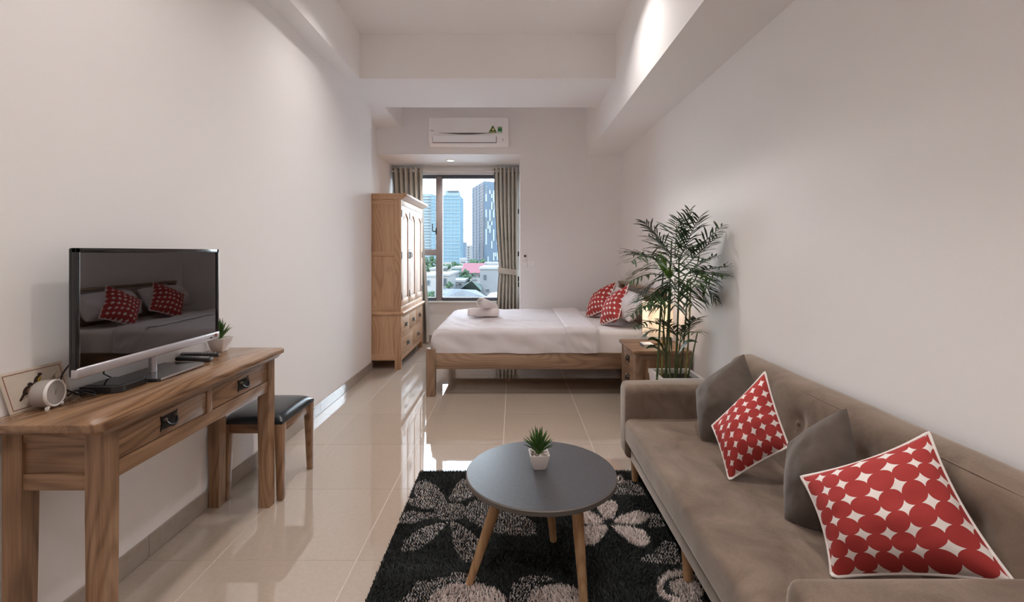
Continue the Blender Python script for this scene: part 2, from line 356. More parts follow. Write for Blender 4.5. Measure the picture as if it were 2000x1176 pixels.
# ------------------------------------------------------------------ the room
XL, XR, XREC, YEND, YAC, YWIN, YB = -1.572, 1.394, -1.757, 5.23, 6.05, 6.90, -2.6
ZC, ZB, ZBR, ZOP = 3.325, 2.905, 2.555, 2.565
floor = struct('floor', bx(XREC - 0.2, XR + 0.2, YB - 0.2, YWIN + 0.2, -0.12, -0.0015), 'grout', 'polished beige tiled floor of the studio room')
gx = [-0.066 + 0.6 * k for k in range(-4, 4)]; gy = [2.0 + 0.6 * k for k in range(-9, 10)]
cache = {}
for i in range(len(gx) - 1):
    for j in range(len(gy) - 1):
        x0, x1, y0, y1 = gx[i], gx[i + 1], gy[j], gy[j + 1]
        lim = XL if (y0 + y1) / 2 < YEND else XREC
        x0, x1, y0, y1 = max(x0, lim), min(x1, XR), max(y0, YB), min(y1, YWIN)
        if x1 - x0 < 0.02 or y1 - y0 < 0.02: continue
        key = (round(x1 - x0, 3), round(y1 - y0, 3)); c = ((x0 + x1) / 2, (y0 + y1) / 2, -0.00075)
        if key in cache: link('floor_tile', cache[key], c, floor)
        else: cache[key] = obj('floor_tile', bx(x0 + 0.0012, x1 - 0.0012, y0 + 0.0012, y1 - 0.0012, -0.0015, 0), 'floor_tile', floor, smooth=0).data
struct('wall_left', bx(-1.95, XL, YB, YEND, -0.12, 3.5), 'wall', 'long plain off-white wall behind the wooden console table')
struct('wall_recess', bx(-1.95, XREC, YEND, YWIN + 0.15, -0.12, 3.5), 'wall', 'white recess wall beside the wardrobe and window')
struct('wall_right', bx(XR, XR + 0.2, YB, YWIN + 0.15, -0.12, 3.5), 'wall', 'long plain off-white wall behind the brown sofa')
struct('wall_back', bx(0.09, XR, YAC, YWIN + 0.15, -0.12, 3.5), 'wall', 'off-white end wall beside the bed')
struct('wall_lintel', bx(XREC, 0.09, YAC, YWIN + 0.15, ZOP, 3.5), 'wall', 'off-white wall panel over the window alcove under the air conditioner')
struct('wall_window', bx(XREC, 0.09, YWIN, YWIN + 0.15, -0.12, 0.585), 'wall', 'low white wall below the window')
struct('wall_front', bx(-1.95, XR + 0.2, YB - 0.2, YB, -0.12, 3.5), 'wall', 'plain wall behind the viewpoint')
struct('ceiling', bx(-1.95, XR + 0.2, YB - 0.2, YAC + 0.1, ZC, 3.5), 'ceiling', 'white plaster ceiling between the boxed beams')
struct('trim_1', bx(XREC if False else -1.60, -1.415, YB, 5.2, ZB, ZC + 0.05), 'wall', 'boxed ceiling beam along the left wall')
struct('trim_2', bx(0.945, XR + 0.02, YB, YAC, ZBR, ZC + 0.05), 'wall', 'deep boxed ceiling beam along the right wall')
struct('trim_3', bx(-1.415, 0.945, 4.34, 5.2, ZB, ZC + 0.05), 'wall', 'wide boxed beam crossing the ceiling before the bed')
struct('trim_4', bx(XREC - 0.02, -1.425, 5.2, YAC, ZB, ZC + 0.05), 'wall', 'short boxed beam in the ceiling corner left of the air conditioner')
# baseboards with single tiles
def baseboard(name, axis, fix, a0, a1, sgn, label):
    t = 0.012
    back = bx(*( (min(fix, fix + sgn * 0.004), max(fix, fix + sgn * 0.004), a0, a1, 0, 0.088) if axis == 'Y' else (a0, a1, min(fix, fix + sgn * 0.004), max(fix, fix + sgn * 0.004), 0, 0.088)))
    root = struct(name, back, 'grout', label)
    k = math.ceil((a0 - 2.02) / 0.6); cuts = [a0] + [2.02 + 0.6 * q for q in range(k, k + 20) if a0 + 0.02 < 2.02 + 0.6 * q < a1 - 0.02] + [a1]
    for p, q in zip(cuts, cuts[1:]):
        lo, hi = sorted((fix + sgn * 0.001, fix + sgn * t))
        obj('baseboard_tile', bx(lo, hi, p + 0.001, q - 0.001, 0.001, 0.09, bev=0.0012, seg=1) if axis == 'Y' else bx(p + 0.001, q - 0.001, lo, hi, 0.001, 0.09, bev=0.0012, seg=1), 'skirt', root, smooth=0)
baseboard('baseboard_left', 'Y', XL, YB, YEND, 1, 'taupe tiled skirting along the left wall')
baseboard('baseboard_right', 'Y', XR, YB, YAC, -1, 'taupe tiled skirting along the right wall')
baseboard('baseboard_back', 'X', YAC, 0.09, XR - 0.013, -1, 'taupe tiled skirting behind the bed')
baseboard('baseboard_window', 'X', YWIN, XREC, 0.09, -1, 'taupe tiled skirting under the window')

# downlights: recessed fixtures, the pair behind the viewpoint added to brighten the room
def downlight(x, y, z, watt, label, group):
    t = thing('ceiling_downlight', label, 'downlight', (x, y, z), group)
    obj('trim_ring', MB().lathe([(0.062, 0), (0.062, -0.006), (0.050, -0.010), (0.048, -0.002), (0.048, 0)], (x, y, z), 32), 'pvc_white', t)
    obj('lens', MB().lathe([(0.047, -0.001), (0.047, -0.003)], (x, y, z), 32), 'light_disc', t)
    if watt:
        ld = bpy.data.lights.new('downlight_lamp', 'AREA'); ld.shape = 'DISK'; ld.size = 0.16; ld.energy = watt; ld.color = (1.0, 0.945, 0.905); ld.spread = math.radians(125)
        lo = bpy.data.objects.new('downlight_lamp', ld); C.objects.link(lo); lo.parent = t; lo.location = (0, 0, -0.014)
p = P(880, 314, 6.45)
downlight(p.x, 6.45, ZOP, 4, 'round recessed downlight in the alcove ceiling above the window', None)
for (x, y, lb) in ((0.50, 3.25, 'recessed downlight in the ceiling beside the right beam'), (-0.80, 3.35, 'recessed downlight in the ceiling beside the left beam'),
               (0.68, 1.5, 'recessed downlight above the sofa'), (-0.80, 1.5, 'recessed downlight above the console table'),
               (0.68, -0.5, 'added fill downlight behind the viewpoint on the right'), (-0.80, -0.5, 'added fill downlight behind the viewpoint on the left')):
    downlight(x, y, ZC, DOWN_W, lb, 'ceiling downlights out of view')

# ------------------------------------------------------------------ window, curtains
YG = 6.955
win = struct('window_1', bx(XREC, 0.09, 6.93, 6.99, 0.585, 0.612), 'window_rail', 'large window with dark frame looking over the city')
fr = lambda n_, *a: obj(n_, bx(*a, bev=0.004), 'window_frame', win)
zt = 2.395
obj('head_rail', bx(XREC, 0.09, 6.93, 6.99, zt - 0.005, zt + 0.045, bev=0.004), 'window_rail', win)
obj('bottom_rail', bx(XREC, 0.09, 6.925, 6.985, 0.612, 0.64, bev=0.004), 'window_rail', win)
mx0, mx1 = P(853, 0, 6.93).x, P(862.5, 0, 6.93).x
fr('mullion', mx0, mx1, 6.915, 6.99, 0.585, zt + 0.02)
fr('frame_side', XREC, XREC + 0.05, 6.92, 6.99, 0.6, zt); fr('frame_side', 0.05, 0.09, 6.92, 6.99, 0.6, zt)
ztr = CZ - (493 - VY) / F * 6.93
fr('transom', XREC + 0.05, mx0, 6.92, 6.985, ztr - 0.045, ztr + 0.045)
fr('sash_bead', mx0 - 0.012, mx0, 6.925, 6.985, 0.62, zt)
fr('sash_bead', mx1, mx1 + 0.012, 6.935, 6.985, 0.62, zt)
for a_, b_, c_, d_ in ((XREC + 0.05, mx0, ztr + 0.04, zt), (XREC + 0.05, mx0, 0.63, ztr - 0.04), (mx1, 0.05, 0.63, zt)):
    obj('glass_pane', bx(a_, b_, YG, YG + 0.005, c_, d_), 'window_glass', win, smooth=0)
h = MB().tube([P(844.5, 437, 6.90), P(844.5, 451, 6.90), P(846, 452, 6.90), P(851, 452, 6.90)], 0.008, 8)
hd = obj('window_handle', h, 'black_matt', win); obj('handle_plate', bx(*(lambda a, b: (a.x, b.x, 6.9, 6.918, b.z, a.z))(P(850.5, 445, 6.9), P(853, 458, 6.9)), bev=0.003), 'black_matt', win)
obj('pelmet_board', bx(XREC, 0.09, 6.86, 6.99, 2.44, ZOP, bev=0.003), 'pvc_white', win)
obj('pelmet_strip', bx(XREC + 0.01, 0.08, 6.85, 6.86, 2.445, 2.475, bev=0.002), 'pvc_white', win); obj('pelmet_strip', bx(XREC + 0.01, 0.08, 6.852, 6.86, 2.485, 2.54, bev=0.002), 'pvc_white', win)
struct('trim_5', bx(XREC + 0.001, 0.089, 6.86, 6.93, 0.565, 0.59, bev=0.004), 'pvc_white', 'white window sill ledge')
# right reveal: black hinges and white guide strip behind the curtain
gd = obj('reveal_strip', bx(0.072, 0.089, 6.86, 6.915, 0.59, 2.44, bev=0.002), 'pvc_white', win)
for py in (413, 496, 545, 556):
    z = CZ - (py - VY) / F * 6.85; obj('hinge', bx(0.062, 0.088, 6.845, 6.86, z - 0.035, z + 0.035, bev=0.003), 'black_matt', win)

def curtain(name, label, xa, xb, waist, zw, foot, z0, z1, folds, amp, yc):
    """pleated cloth: (xa,xb) at the top, waist at height zw, foot spread at the bottom"""
    t = thing(name, label, 'curtain', ((xa + xb) / 2, yc, z0), 'pair of grommet curtains at the window')
    NZ, NX = 44, folds * 14
    rows = []
    for i in range(NZ + 1):
        z = z1 + (z0 - z1) * i / NZ
        if z > zw: q = ((z1 - z) / (z1 - zw)) ** 1.6; a = xa + (waist[0] - xa) * q; b = xb + (waist[1] - xb) * q
        else: q = min(1, ((zw - z) / (zw - z0)) * 1.25) ** 0.7; a = waist[0] + (foot[0] - waist[0]) * q; b = waist[1] + (foot[1] - waist[1]) * q
        am = amp * (0.55 + 0.45 * min(1, abs(z - zw) / 0.5))
        row = []
        for j in range(NX + 1):
            u = j / NX; ph = u * folds * 2 * math.pi
            d = math.sin(ph) + 0.15 * math.sin(2 * ph + 2 * z) + 0.12 * mnoise.noise(Vector((u * 6, z * 1.2, xa)))
            row.append((a + (b - a) * u + 0.006 * math.cos(ph), yc + am * d, z))
        rows.append(row)
    mb = MB().grid(rows); nb = len(mb.v)
    mb2 = MB().grid([[(x, y + 0.003, z) for x, y, z in r] for r in rows])
    mb.add(mb2.v, mb2.f)
    obj('cloth', mb, 'curtain', t, smooth=180, flip=False)
    for k in range(folds * 2):
        u = (k + 0.5) / (folds * 2) ; x = xa + (xb - xa) * u
        if k % 2 == 0 and 0.1 < u < 0.9:
            obj('grommet', MB().tube([(x + 0.004, yc + 0.026 * math.cos(a), z1 - 0.045 + 0.026 * math.sin(a)) for a in np.linspace(0, 2 * math.pi, 17)[:-1]], 0.005, 6, closed=True), 'silver', t)
    if foot[0] != waist[0]:
        e = [(waist[0] - 0.012 + (waist[1] - waist[0] + 0.024) * (0.5 - 0.5 * math.cos(a)), yc - (amp + 0.012) * math.sin(a), zw + 0.02 * math.cos(a)) for a in np.linspace(0, 2 * math.pi, 33)[:-1]]
        b2 = MB(); k = len(e)
        for dz in (-0.04, 0.04): b2.v += [(x, y, z + dz) for x, y, z in e]
        for dz in (-0.04, 0.04): b2.v += [((x - (waist[0] + waist[1]) / 2) * 0.96 + (waist[0] + waist[1]) / 2, (y - yc) * 0.9 + yc, z + dz) for x, y, z in e]
        for j in range(k):
            j2 = (j + 1) % k; b2.f += [(j, j2, k + j2, k + j), (2 * k + j, 3 * k + j, 3 * k + j2, 2 * k + j2), (k + j, k + j2, 3 * k + j2, 3 * k + j), (j, 2 * k + j, 2 * k + j2, j2)]
        obj('tie_band', b2, 'curtain', t, smooth=60)
    return t
xr = lambda px, Y=6.77: (px - VX) / F * Y
curtain('curtain', 'taupe curtain gathered by a tie band on the right of the window', xr(964), xr(1011), (xr(974), xr(1010)), CZ - (530 - VY) / F * 6.77, (xr(967), xr(1012)), 0.02, 2.515, 6, 0.060, 6.775)
curtain('curtain', 'taupe curtain hanging behind the wardrobe on the left of the window', XREC + 0.02, xr(825), (XREC + 0.16, xr(829)), 1.2, (XREC + 0.08, xr(837)), 0.02, 2.515, 6, 0.060, 6.775)
pole = thing('curtain_pole', 'white curtain pole over the window', 'curtain pole', (-0.83, 6.77, 2.47))
obj('rod', MB().tube([(XREC + 0.012, 6.77, 2.47), (0.082, 6.77, 2.47)], 0.012, 12), 'pvc_white', pole)
for px in (808, 972.5): obj('bracket', bx(xr(px) - 0.018, xr(px) + 0.018, 6.745, 6.85, 2.452, 2.49, bev=0.004), 'pvc_white', pole)

# ------------------------------------------------------------------ handles (iron campaign pulls), facing +X or -X
def pull_mesh(x, y, z, wy, hz, s):
    """backplate in the YZ plane at x, facing direction s along X"""
    mb = MB(); t = 0.003 * s
    pl = [(x, y + a * wy / 2, z + b * hz / 2) for a, b in ((-1, -1), (-0.86, -0.80), (0, -0.86), (0.86, -0.80), (1, -1), (0.88, 0), (1, 1), (0.86, 0.82), (0, 0.88), (-0.86, 0.82), (-1, 1), (-0.88, 0))]
    mb.prism(pl, (t, 0, 0)); return mb
def bail_mesh(x, y, z, wy, hz, s):
    mb = MB()
    pts = []
    for a in np.linspace(0, math.pi, 15):
        pts.append((x + s * (0.010 + 0.010 * math.sin(a)), y - wy * 0.32 * math.cos(a), z + hz * 0.22 - hz * 0.48 * math.sin(a) ** 0.8))
    rr = [0.0028 + 0.0022 * math.sin(a) for a in np.linspace(0, math.pi, 15)]
    mb.tube(pts, [r * wy / 0.075 for r in rr], 8)
    return mb
def knobs_mesh(x, y, z, wy, hz, s, e0):
    mb = MB()
    for e in (e0,):
        c = Vector((x, y + e * wy * 0.32, z + hz * 0.22)); mb.tube([c, c + Vector((s * 0.012, 0, 0)), c + Vector((s * 0.016, 0, 0))], [0.0065 * wy / 0.075, 0.006 * wy / 0.075, 0.003 * wy / 0.075], 10)
    return mb
def pull(parent, x, y, z, wy, hz, s):
    mb = pull_mesh(x, y, z, wy, hz, s); b = bail_mesh(x, y, z, wy, hz, s); mb.add(b.v, b.f)
    h_ = obj('handle', mb, 'iron', parent, label='dark iron handle')
    for e in (-1, 1): obj('handle_stud', knobs_mesh(x, y, z, wy, hz, s, e), 'iron_worn', parent)

# ------------------------------------------------------------------ console table (left)
ZD = 0.803
def leg_rings(levels, c):
    mb = MB()
    for x0, x1, y0, y1, z in levels: mb.v += [(x0 + c, y0, z), (x1 - c, y0, z), (x1, y0 + c, z), (x1, y1 - c, z), (x1 - c, y1, z), (x0 + c, y1, z), (x0, y1 - c, z), (x0, y0 + c, z)]
    for i in range(len(levels) - 1):
        for j in range(8): mb.f.append((i * 8 + j, i * 8 + (j + 1) % 8, i * 8 + 8 + (j + 1) % 8, i * 8 + 8 + j))
    mb.f.append(tuple(range(8))[::-1]); k = 8 * (len(levels) - 1); mb.f.append(tuple(range(k, k + 8))); return mb
d0 = thing('console_table', 'long oak console table with two iron-handled drawers against the left wall', 'table', (-1.39, 1.94, 0))
mb = MB(); mb.prism([(-1.571, 1.375, 0.779), (-1.225, 1.375, 0.779), (-1.205, 1.395, 0.779), (-1.205, 2.48, 0.779), (-1.225, 2.50, 0.779), (-1.571, 2.50, 0.779)], (0, 0, ZD - 0.779))
bm = bmesh.new(); me = bpy.data.meshes.new('t'); me.from_pydata(mb.v, [], mb.f); bm.from_mesh(me); bmesh.ops.bevel(bm, geom=bm.edges[:], offset=0.004, segments=2, affect='EDGES', profile=0.5)
mb = MB(); mb._dump(bm); obj('table_top', mb, 'desk_top_wood', d0)
obj('moulding', MB().taper((-1.56, -1.232, 1.42, 2.468), (-1.56, -1.215, 1.395, 2.488), 0.757, 0.779, 0.003), 'desk_wood_Y', d0)
for (x0, x1, sx_) in ((-1.557, -1.497, 1), (-1.305, -1.245, -1)):
    for (y0, y1, sy_) in ((1.432, 1.492, 1), (2.402, 2.462, -1)):
        xa, xb = (x0, x1 - 0.005) if sx_ > 0 else (x0 + 0.005, x1)
        ya, yb = (y0, y1 - 0.005) if sy_ > 0 else (y0 + 0.005, y1)
        lm = leg_rings([(xa, xb, ya, yb, 0.0), (x0, x1, y0, y1, 0.52), (x0, x1, y0, y1, 0.757)], 0.003); obj('leg', lm, 'desk_wood_Z', d0)
XF = -1.250                                            # front rail face
obj('front_rail', bx(XF - 0.02, XF, 1.492, 2.402, 0.742, 0.757, bev=0.0015), 'desk_wood_Y', d0)
obj('front_rail', bx(XF - 0.02, XF, 1.492, 2.402, 0.598, 0.650, bev=0.002), 'desk_wood_Y', d0)
obj('divider', bx(XF - 0.02, XF, 1.925, 1.957, 0.650, 0.742, bev=0.001), 'desk_wood_Z', d0)
obj('drawer_recess_shade', bx(XF - 0.045, XF - 0.024, 1.492, 2.402, 0.640, 0.75), 'drawer_gap_shade', d0, smooth=0)  # near-black block paints the shade seen through the drawer gaps
obj('back_rail', bx(-1.555, -1.535, 1.492, 2.402, 0.598, 0.757), 'desk_wood_Y', d0)
for y0, y1 in ((1.492, 1.925), (1.957, 2.402)):
    dr = obj('drawer', bx(XF - 0.022, XF - 0.003, y0 + 0.003, y1 - 0.003, 0.653, 0.739, bev=0.002), 'desk_wood_Y', d0)
    pull(dr, XF - 0.003, (y0 + y1) / 2 + 0.005, 0.698, 0.084, 0.056, 1)
for y, sg in ((1.438, -1), (2.456, 1)):
    y2 = y - sg * 0.02
    e0, e1 = sorted((y, y2)); pa, pb = sorted((y - sg * 0.008, y2))
    obj('end_rail', bx(-1.497, -1.305, e0, e1, 0.725, 0.757, bev=0.003), 'desk_wood_X', d0)
    obj('end_rail', bx(-1.497, -1.305, e0, e1, 0.580, 0.630, bev=0.003), 'desk_wood_X', d0)
    obj('end_panel', bx(-1.497, -1.305, pa, pb, 0.630, 0.725), 'desk_wood_X', d0)

# ------------------------------------------------------------------ stool
st = thing('stool', 'small wooden stool with black leather seat beside the console table', 'stool', (-1.37, 2.67, 0))
SX0, SX1, SY0, SY1 = -1.535, -1.212, 2.475, 2.868
for x0, x1, s1 in ((SX0, SX0 + 0.045, 1), (SX1 - 0.045, SX1, -1)):
    for y0, y1, s2 in ((SY0, SY0 + 0.045, 1), (SY1 - 0.045, SY1, -1)):
        b = (x0, x1 - 0.013, y0, y1) if s1 > 0 else (x0 + 0.013, x1, y0, y1)
        b = (b[0], b[1], y0, y1 - 0.013) if s2 > 0 else (b[0], b[1], y0 + 0.013, y1)
        obj('leg', MB().taper(b, (x0, x1, y0, y1), 0, 0.402, 0.004), 'desk_wood_Z', st)
for y in (SY0 + 0.008, SY1 - 0.028): obj('seat_rail', bx(SX0 + 0.045, SX1 - 0.045, y, y + 0.02, 0.352, 0.402, bev=0.002), 'desk_wood_X', st)
for x in (SX0 + 0.008, SX1 - 0.028): obj('seat_rail', bx(x, x + 0.02, SY0 + 0.045, SY1 - 0.045, 0.352, 0.402, bev=0.002), 'desk_wood_Y', st)
rows = []; N = 28
def seat_pt(u, v, top):
    a, b = 2 * u - 1, 2 * v - 1
    q = ((1 - abs(a) ** 6) * (1 - abs(b) ** 6)) ** 0.5
    return (SX0 + (SX1 - SX0) * u, SY0 + (SY1 - SY0) * v, (0.415 + 0.038 * q + 0.008 * (1 - a * a) * (1 - b * b)) if top else 0.403)
def rem(t): return 0.5 - 0.5 * math.cos(math.pi * t)
mb = MB().grid([[seat_pt(rem(i / N), rem(j / N), True) for i in range(N + 1)] for j in range(N + 1)])
k = N + 1; edge = [(0, i) for i in range(k)] + [(j, N) for j in range(1, k)] + [(N, i) for i in range(N - 1, -1, -1)] + [(j, 0) for j in range(N - 1, 0, -1)]
base = len(mb.v)
for j, i in edge: x, y, z = mb.v[j * k + i]; mb.v.append((x, y, 0.403))
for q in range(len(edge)):
    q2 = (q + 1) % len(edge); mb.f.append((edge[q][0] * k + edge[q][1], edge[q2][0] * k + edge[q2][1], base + q2, base + q))
mb.f.append(tuple(range(base, base + len(edge))))
obj('seat_pad', mb, 'leather', st, smooth=60, label='black leather seat pad')

# ------------------------------------------------------------------ television
TVX = -1.425; ty0, ty1, tz0, tz1 = 1.535, 2.283, 0.893, 1.323
tv = thing('television', 'flat television with silver lower bar on the console table', 'television', (TVX - 0.07, 1.92, ZD))
obj('back_housing', bx(TVX - 0.026, TVX - 0.012, ty0, ty1, tz0 + 0.006, tz1, bev=0.006, seg=3), 'black_gloss', tv)
obj('rear_bulge', bx(TVX - 0.055, TVX - 0.025, ty0 + 0.12, ty1 - 0.12, tz0 + 0.06, tz1 - 0.10, bev=0.01), 'black_matt', tv)
obj('bezel', bx(TVX - 0.014, TVX, ty0, ty0 + 0.016, tz0 + 0.03, tz1, bev=0.002), 'black_gloss', tv)
obj('bezel', bx(TVX - 0.014, TVX, ty1 - 0.016, ty1, tz0 + 0.03, tz1, bev=0.002), 'black_gloss', tv)
obj('bezel', bx(TVX - 0.014, TVX, ty0, ty1, tz1 - 0.016, tz1, bev=0.002), 'black_gloss', tv)
obj('screen', bx(TVX - 0.012, TVX - 0.004, ty0 + 0.014, ty1 - 0.014, tz0 + 0.03, tz1 - 0.014), 'screen', tv, smooth=0, label='dark glossy screen reflecting the bed')
bar = obj('lower_bar', bx(TVX - 0.020, TVX + 0.004, ty0, ty1, tz0, tz0 + 0.034, bev=0.006, seg=3), 'silver', tv, label='brushed silver lower bar')
obj('power_button', MB().tube([(TVX + 0.003, ty1 - 0.030, tz0 + 0.019), (TVX + 0.006, ty1 - 0.030, tz0 + 0.019)], 0.008, 16), 'print_red', bar)
obj('sensor_window', bx(TVX + 0.003, TVX + 0.005, ty1 - 0.075, ty1 - 0.058, tz0 + 0.010, tz0 + 0.016), 'black_gloss', bar, smooth=0)
obj('neck', MB().tube([(-1.488, 1.945, ZD + 0.008), (-1.488, 1.945, tz0 + 0.06)], 0.0145, 20), 'silver', tv)
pm = MB(); pm.prism([(-1.560, 1.832, ZD + 0.004), (-1.385, 1.832, ZD + 0.004), (-1.378, 1.839, ZD + 0.004), (-1.378, 2.098, ZD + 0.004), (-1.385, 2.105, ZD + 0.004), (-1.560, 2.105, ZD + 0.004)], (0, 0, 0.009))
sp = obj('stand_plate', pm, 'base_plate', tv, smooth=0)
obj('plate_edge', bx(-1.379, -1.3765, 1.842, 2.095, ZD + 0.0045, ZD + 0.0125), 'silver', sp, smooth=0)
for y in (1.86, 2.08):
    for x in (-1.55, -1.40): obj('rubber_foot', MB().tube([(x, y, ZD), (x, y, ZD + 0.0045)], 0.008, 12), 'black_matt', sp)

bxr = thing('set_top_box', 'flat black set-top box on the console table below the television', 'set-top box', (-1.48, 1.75, ZD))
pm = MB(); pm.prism([(-1.545, 1.678, ZD + 0.002), (-1.432, 1.678, ZD + 0.002), (-1.408, 1.700, ZD + 0.002), (-1.412, 1.820, ZD + 0.002), (-1.545, 1.820, ZD + 0.002)], (0, 0, 0.022))
obj('case', pm, 'black_matt', bxr, smooth=0)
obj('top_plate', bx(-1.54, -1.425, 1.702, 1.815, ZD + 0.024, ZD + 0.0255), 'black_gloss', bxr, smooth=0)
obj('front_strip', bx(-1.4105, -1.4085, 1.715, 1.81, ZD + 0.006, ZD + 0.020), 'black_gloss', bxr, smooth=0)
def cord(name, label, pts, r=0.0028, grp=None):
    # smooth through the points
    pts = [Vector(p) for p in pts]; out = []
    for i in range(len(pts) - 1):
        a, b, c_, d = pts[max(i - 1, 0)], pts[i], pts[i + 1], pts[min(i + 2, len(pts) - 1)]
        for q in range(6):
            t = q / 6; out.append(0.5 * ((2 * b) + (c_ - a) * t + (2 * a - 5 * b + 4 * c_ - d) * t * t + (3 * b - a - 3 * c_ + d) * t ** 3))
    out.append(pts[-1]); return tag(obj(name, MB().tube(out, r, 6), 'black_matt'), label, 'cable', grp)
zc = ZD + 0.004
cord('power_cable', 'black cable hanging from the back of the television to the table', [(-1.50, 1.62, 0.95), (-1.530, 1.60, 0.895), (-1.540, 1.610, 0.85), (-1.530, 1.640, zc + 0.012), (-1.512, 1.655, zc)])
cord('signal_cable', 'black cable looping on the console table beside the set-top box', [(-1.545, 1.675, ZD + 0.012), (-1.525, 1.650, zc + 0.016), (-1.490, 1.640, zc + 0.012), (-1.468, 1.655, zc), (-1.490, 1.668, zc + 0.010), (-1.52, 1.640, zc + 0.020), (-1.538, 1.625, zc + 0.004)])
cord('video_cable', 'black cable running from the set-top box up behind the television', [(-1.548, 1.83, ZD + 0.012), (-1.553, 1.80, ZD + 0.036), (-1.53, 1.76, ZD + 0.055), (-1.50, 1.74, ZD + 0.09), (-1.49, 1.74, 0.95)])

# small pots with spiky plants
def spiky(name, label, c, s, nleaf, hleaf, spread, rot=0.0, seed=1):
    rnd = random.Random(seed); t = thing(name, label, 'potted plant', c); c = Vector(c)
    R = Matrix.Rotation(rot, 4, 'Z')
    def sq(r, z, n=6):      # rounded square ring
        out = []
        for q in range(4):
            for k in range(n):
                a = math.pi / 2 * q + (k / (n - 1)) * math.pi / 2; cx = (1 if q in (0, 3) else -1); cy = (1 if q in (0, 1) else -1); rr = r * 0.16
                out.append(c + R @ Vector((cx * (r - rr) + rr * math.cos(a), cy * (r - rr) + rr * math.sin(a), z)))
        return out
    prof = [(0.55, 0), (0.60, 0.002), (0.78, 0.30), (1.0, 0.98), (1.0, 1.0), (0.90, 1.0), (0.86, 0.90), (0.80, 0.88)]
    mb = MB(); rings = [sq(s * a, s * 1.55 * b) for a, b in prof]; m = len(rings[0])
    for r in rings: mb.v += [tuple(p) for p in r]
    for i in range(len(rings) - 1):
        for j in range(m): mb.f.append((i * m + j, i * m + (j + 1) % m, (i + 1) * m + (j + 1) % m, (i + 1) * m + j))
    mb.f.append(tuple(range(m))); obj('pot', mb, 'ceramic', t, smooth=50, label='small square white ceramic pot')
    pb = MB()
    for k in range(46):
        a = rnd.uniform(0, 6.28); q = rnd.uniform(0, 0.80) ** 0.5 * s * 0.85; cc = c + R @ Vector((max(-s * .8, min(s * .8, q * 1.2 * math.cos(a))), max(-s * .8, min(s * .8, q * 1.2 * math.sin(a))), s * 1.55 * 0.90))
        r = s * rnd.uniform(0.09, 0.14); b2 = bmesh.new(); bmesh.ops.create_icosphere(b2, subdivisions=1, radius=r, matrix=Matrix.Translation(cc)); pb._dump(b2)
    o = obj('pebbles', pb, 'pebble', t); o['kind'] = 'stuff'
    for k in range(nleaf):
        a = k * 2.39996 + rnd.uniform(-.2, .2); e = (k + 0.5) / nleaf
        lean = spread * (0.12 + 0.88 * e) * rnd.uniform(0.8, 1.15); L = hleaf * (1.0 - 0.35 * e) * rnd.uniform(0.85, 1.1)
        d = Vector((math.cos(a), math.sin(a), 0)); n_ = Vector((-math.sin(a), math.cos(a), 0)); w_ = s * 0.20
        b0 = c + Vector((0, 0, s * 1.45)) + d * s * 0.10; lf = MB(); rowL = []; rowM = []; rowR = []
        for q in range(6):
            u = q / 5; p = b0 + d * (lean * L * (u ** 1.3)) + Vector((0, 0, L * (u - 0.28 * lean * u * u)))
            ww = w_ * (0.65 + 0.8 * u) * (1 - u) ** 0.7 + 0.0004
            rowL.append(p + n_ * ww); rowM.append(p - Vector((0, 0, ww * 0.7)) + d * ww * 0.5); rowR.append(p - n_ * ww)
        lf.grid([rowL, rowM, rowR]); obj('leaf', lf, 'succulent', t, smooth=60, flip=False)
    return t
spiky('potted_plant', 'small spiky green plant in white pot behind the television on the console table', (-1.502, 2.415, ZD), 0.044, 30, 0.105, 0.75, 0.0, 3)

# remote controls
def remote(name, label, a, b, w, t, roll=0.0):
    a, b = Vector(a), Vector(b); d = (b - a); L = d.length; d.normalize(); s_ = d.cross(Vector((0, 0, 1))).normalized(); n_ = s_.cross(d)
    M = Matrix((( d.x, s_.x, n_.x, a.x), (d.y, s_.y, n_.y, a.y), (d.z, s_.z, n_.z, a.z), (0, 0, 0, 1)))
    r = thing(name, label, 'remote control', (a + b) / 2, 'remote controls on the console table')
    obj('body', MB().box(0, L, -w / 2, w / 2, 0, t, bev=t * 0.3, seg=2, M=M), 'black_matt', r)
    kb = MB()
    for i in range(11):
        for j in range(3):
            x = L * (0.08 + 0.08 * i); y = (j - 1) * w * 0.27; kb.box(x - L * .025, x + L * .025, y - w * .09, y + w * .09, t - 0.0005, t + 0.0018, bev=0.0006, seg=1, M=M)
    o = obj('keys', kb, 'remote_key', r); o['kind'] = 'stuff'
remote('remote_control', 'black remote control resting with one end on the television stand', PZ(345, 703, ZD + 0.014), PZ(413, 705, ZD + 0.002), 0.044, 0.016)
remote('remote_control', 'black remote control lying behind another on the console table', PZ(352, 696, ZD + 0.016), PZ(428, 695, ZD + 0.002), 0.044, 0.015)

# ------------------------------------------------------------------ picture card with birds, clock
cb0, cb1 = Vector((-1.563, 1.462, ZD)), Vector((-1.5515, 1.654, ZD)); VV = Vector((-0.005, -0.033, 0.132)); CH = VV.length
pc = thing('picture_card', 'cream picture card of two birds leaning on the wall', 'picture', (-1.555, 1.56, ZD))
U = (cb1 - cb0).normalized(); V = VV.normalized(); Wn = U.cross(V).normalized(); CW = (cb1 - cb0).length
if Wn.x < 0: Wn = -Wn
def cp(u, v, k=0.0): return cb0 + U * (u * CW) + V * (v * CH) + Wn * k
mb = MB(); mb.prism([cp(0, 0), cp(1, 0), cp(1, 1), cp(0, 1)], Wn * 0.003); obj('card', mb, 'paper', pc, smooth=0)
def cpoly(pts, name, mat, par=pc, k=0.003, th=0.0004): m_ = MB(); m_.prism([cp(u, v, k) for u, v in pts], Wn * th); return obj(name, m_, mat, par, smooth=0)
bl = MB()
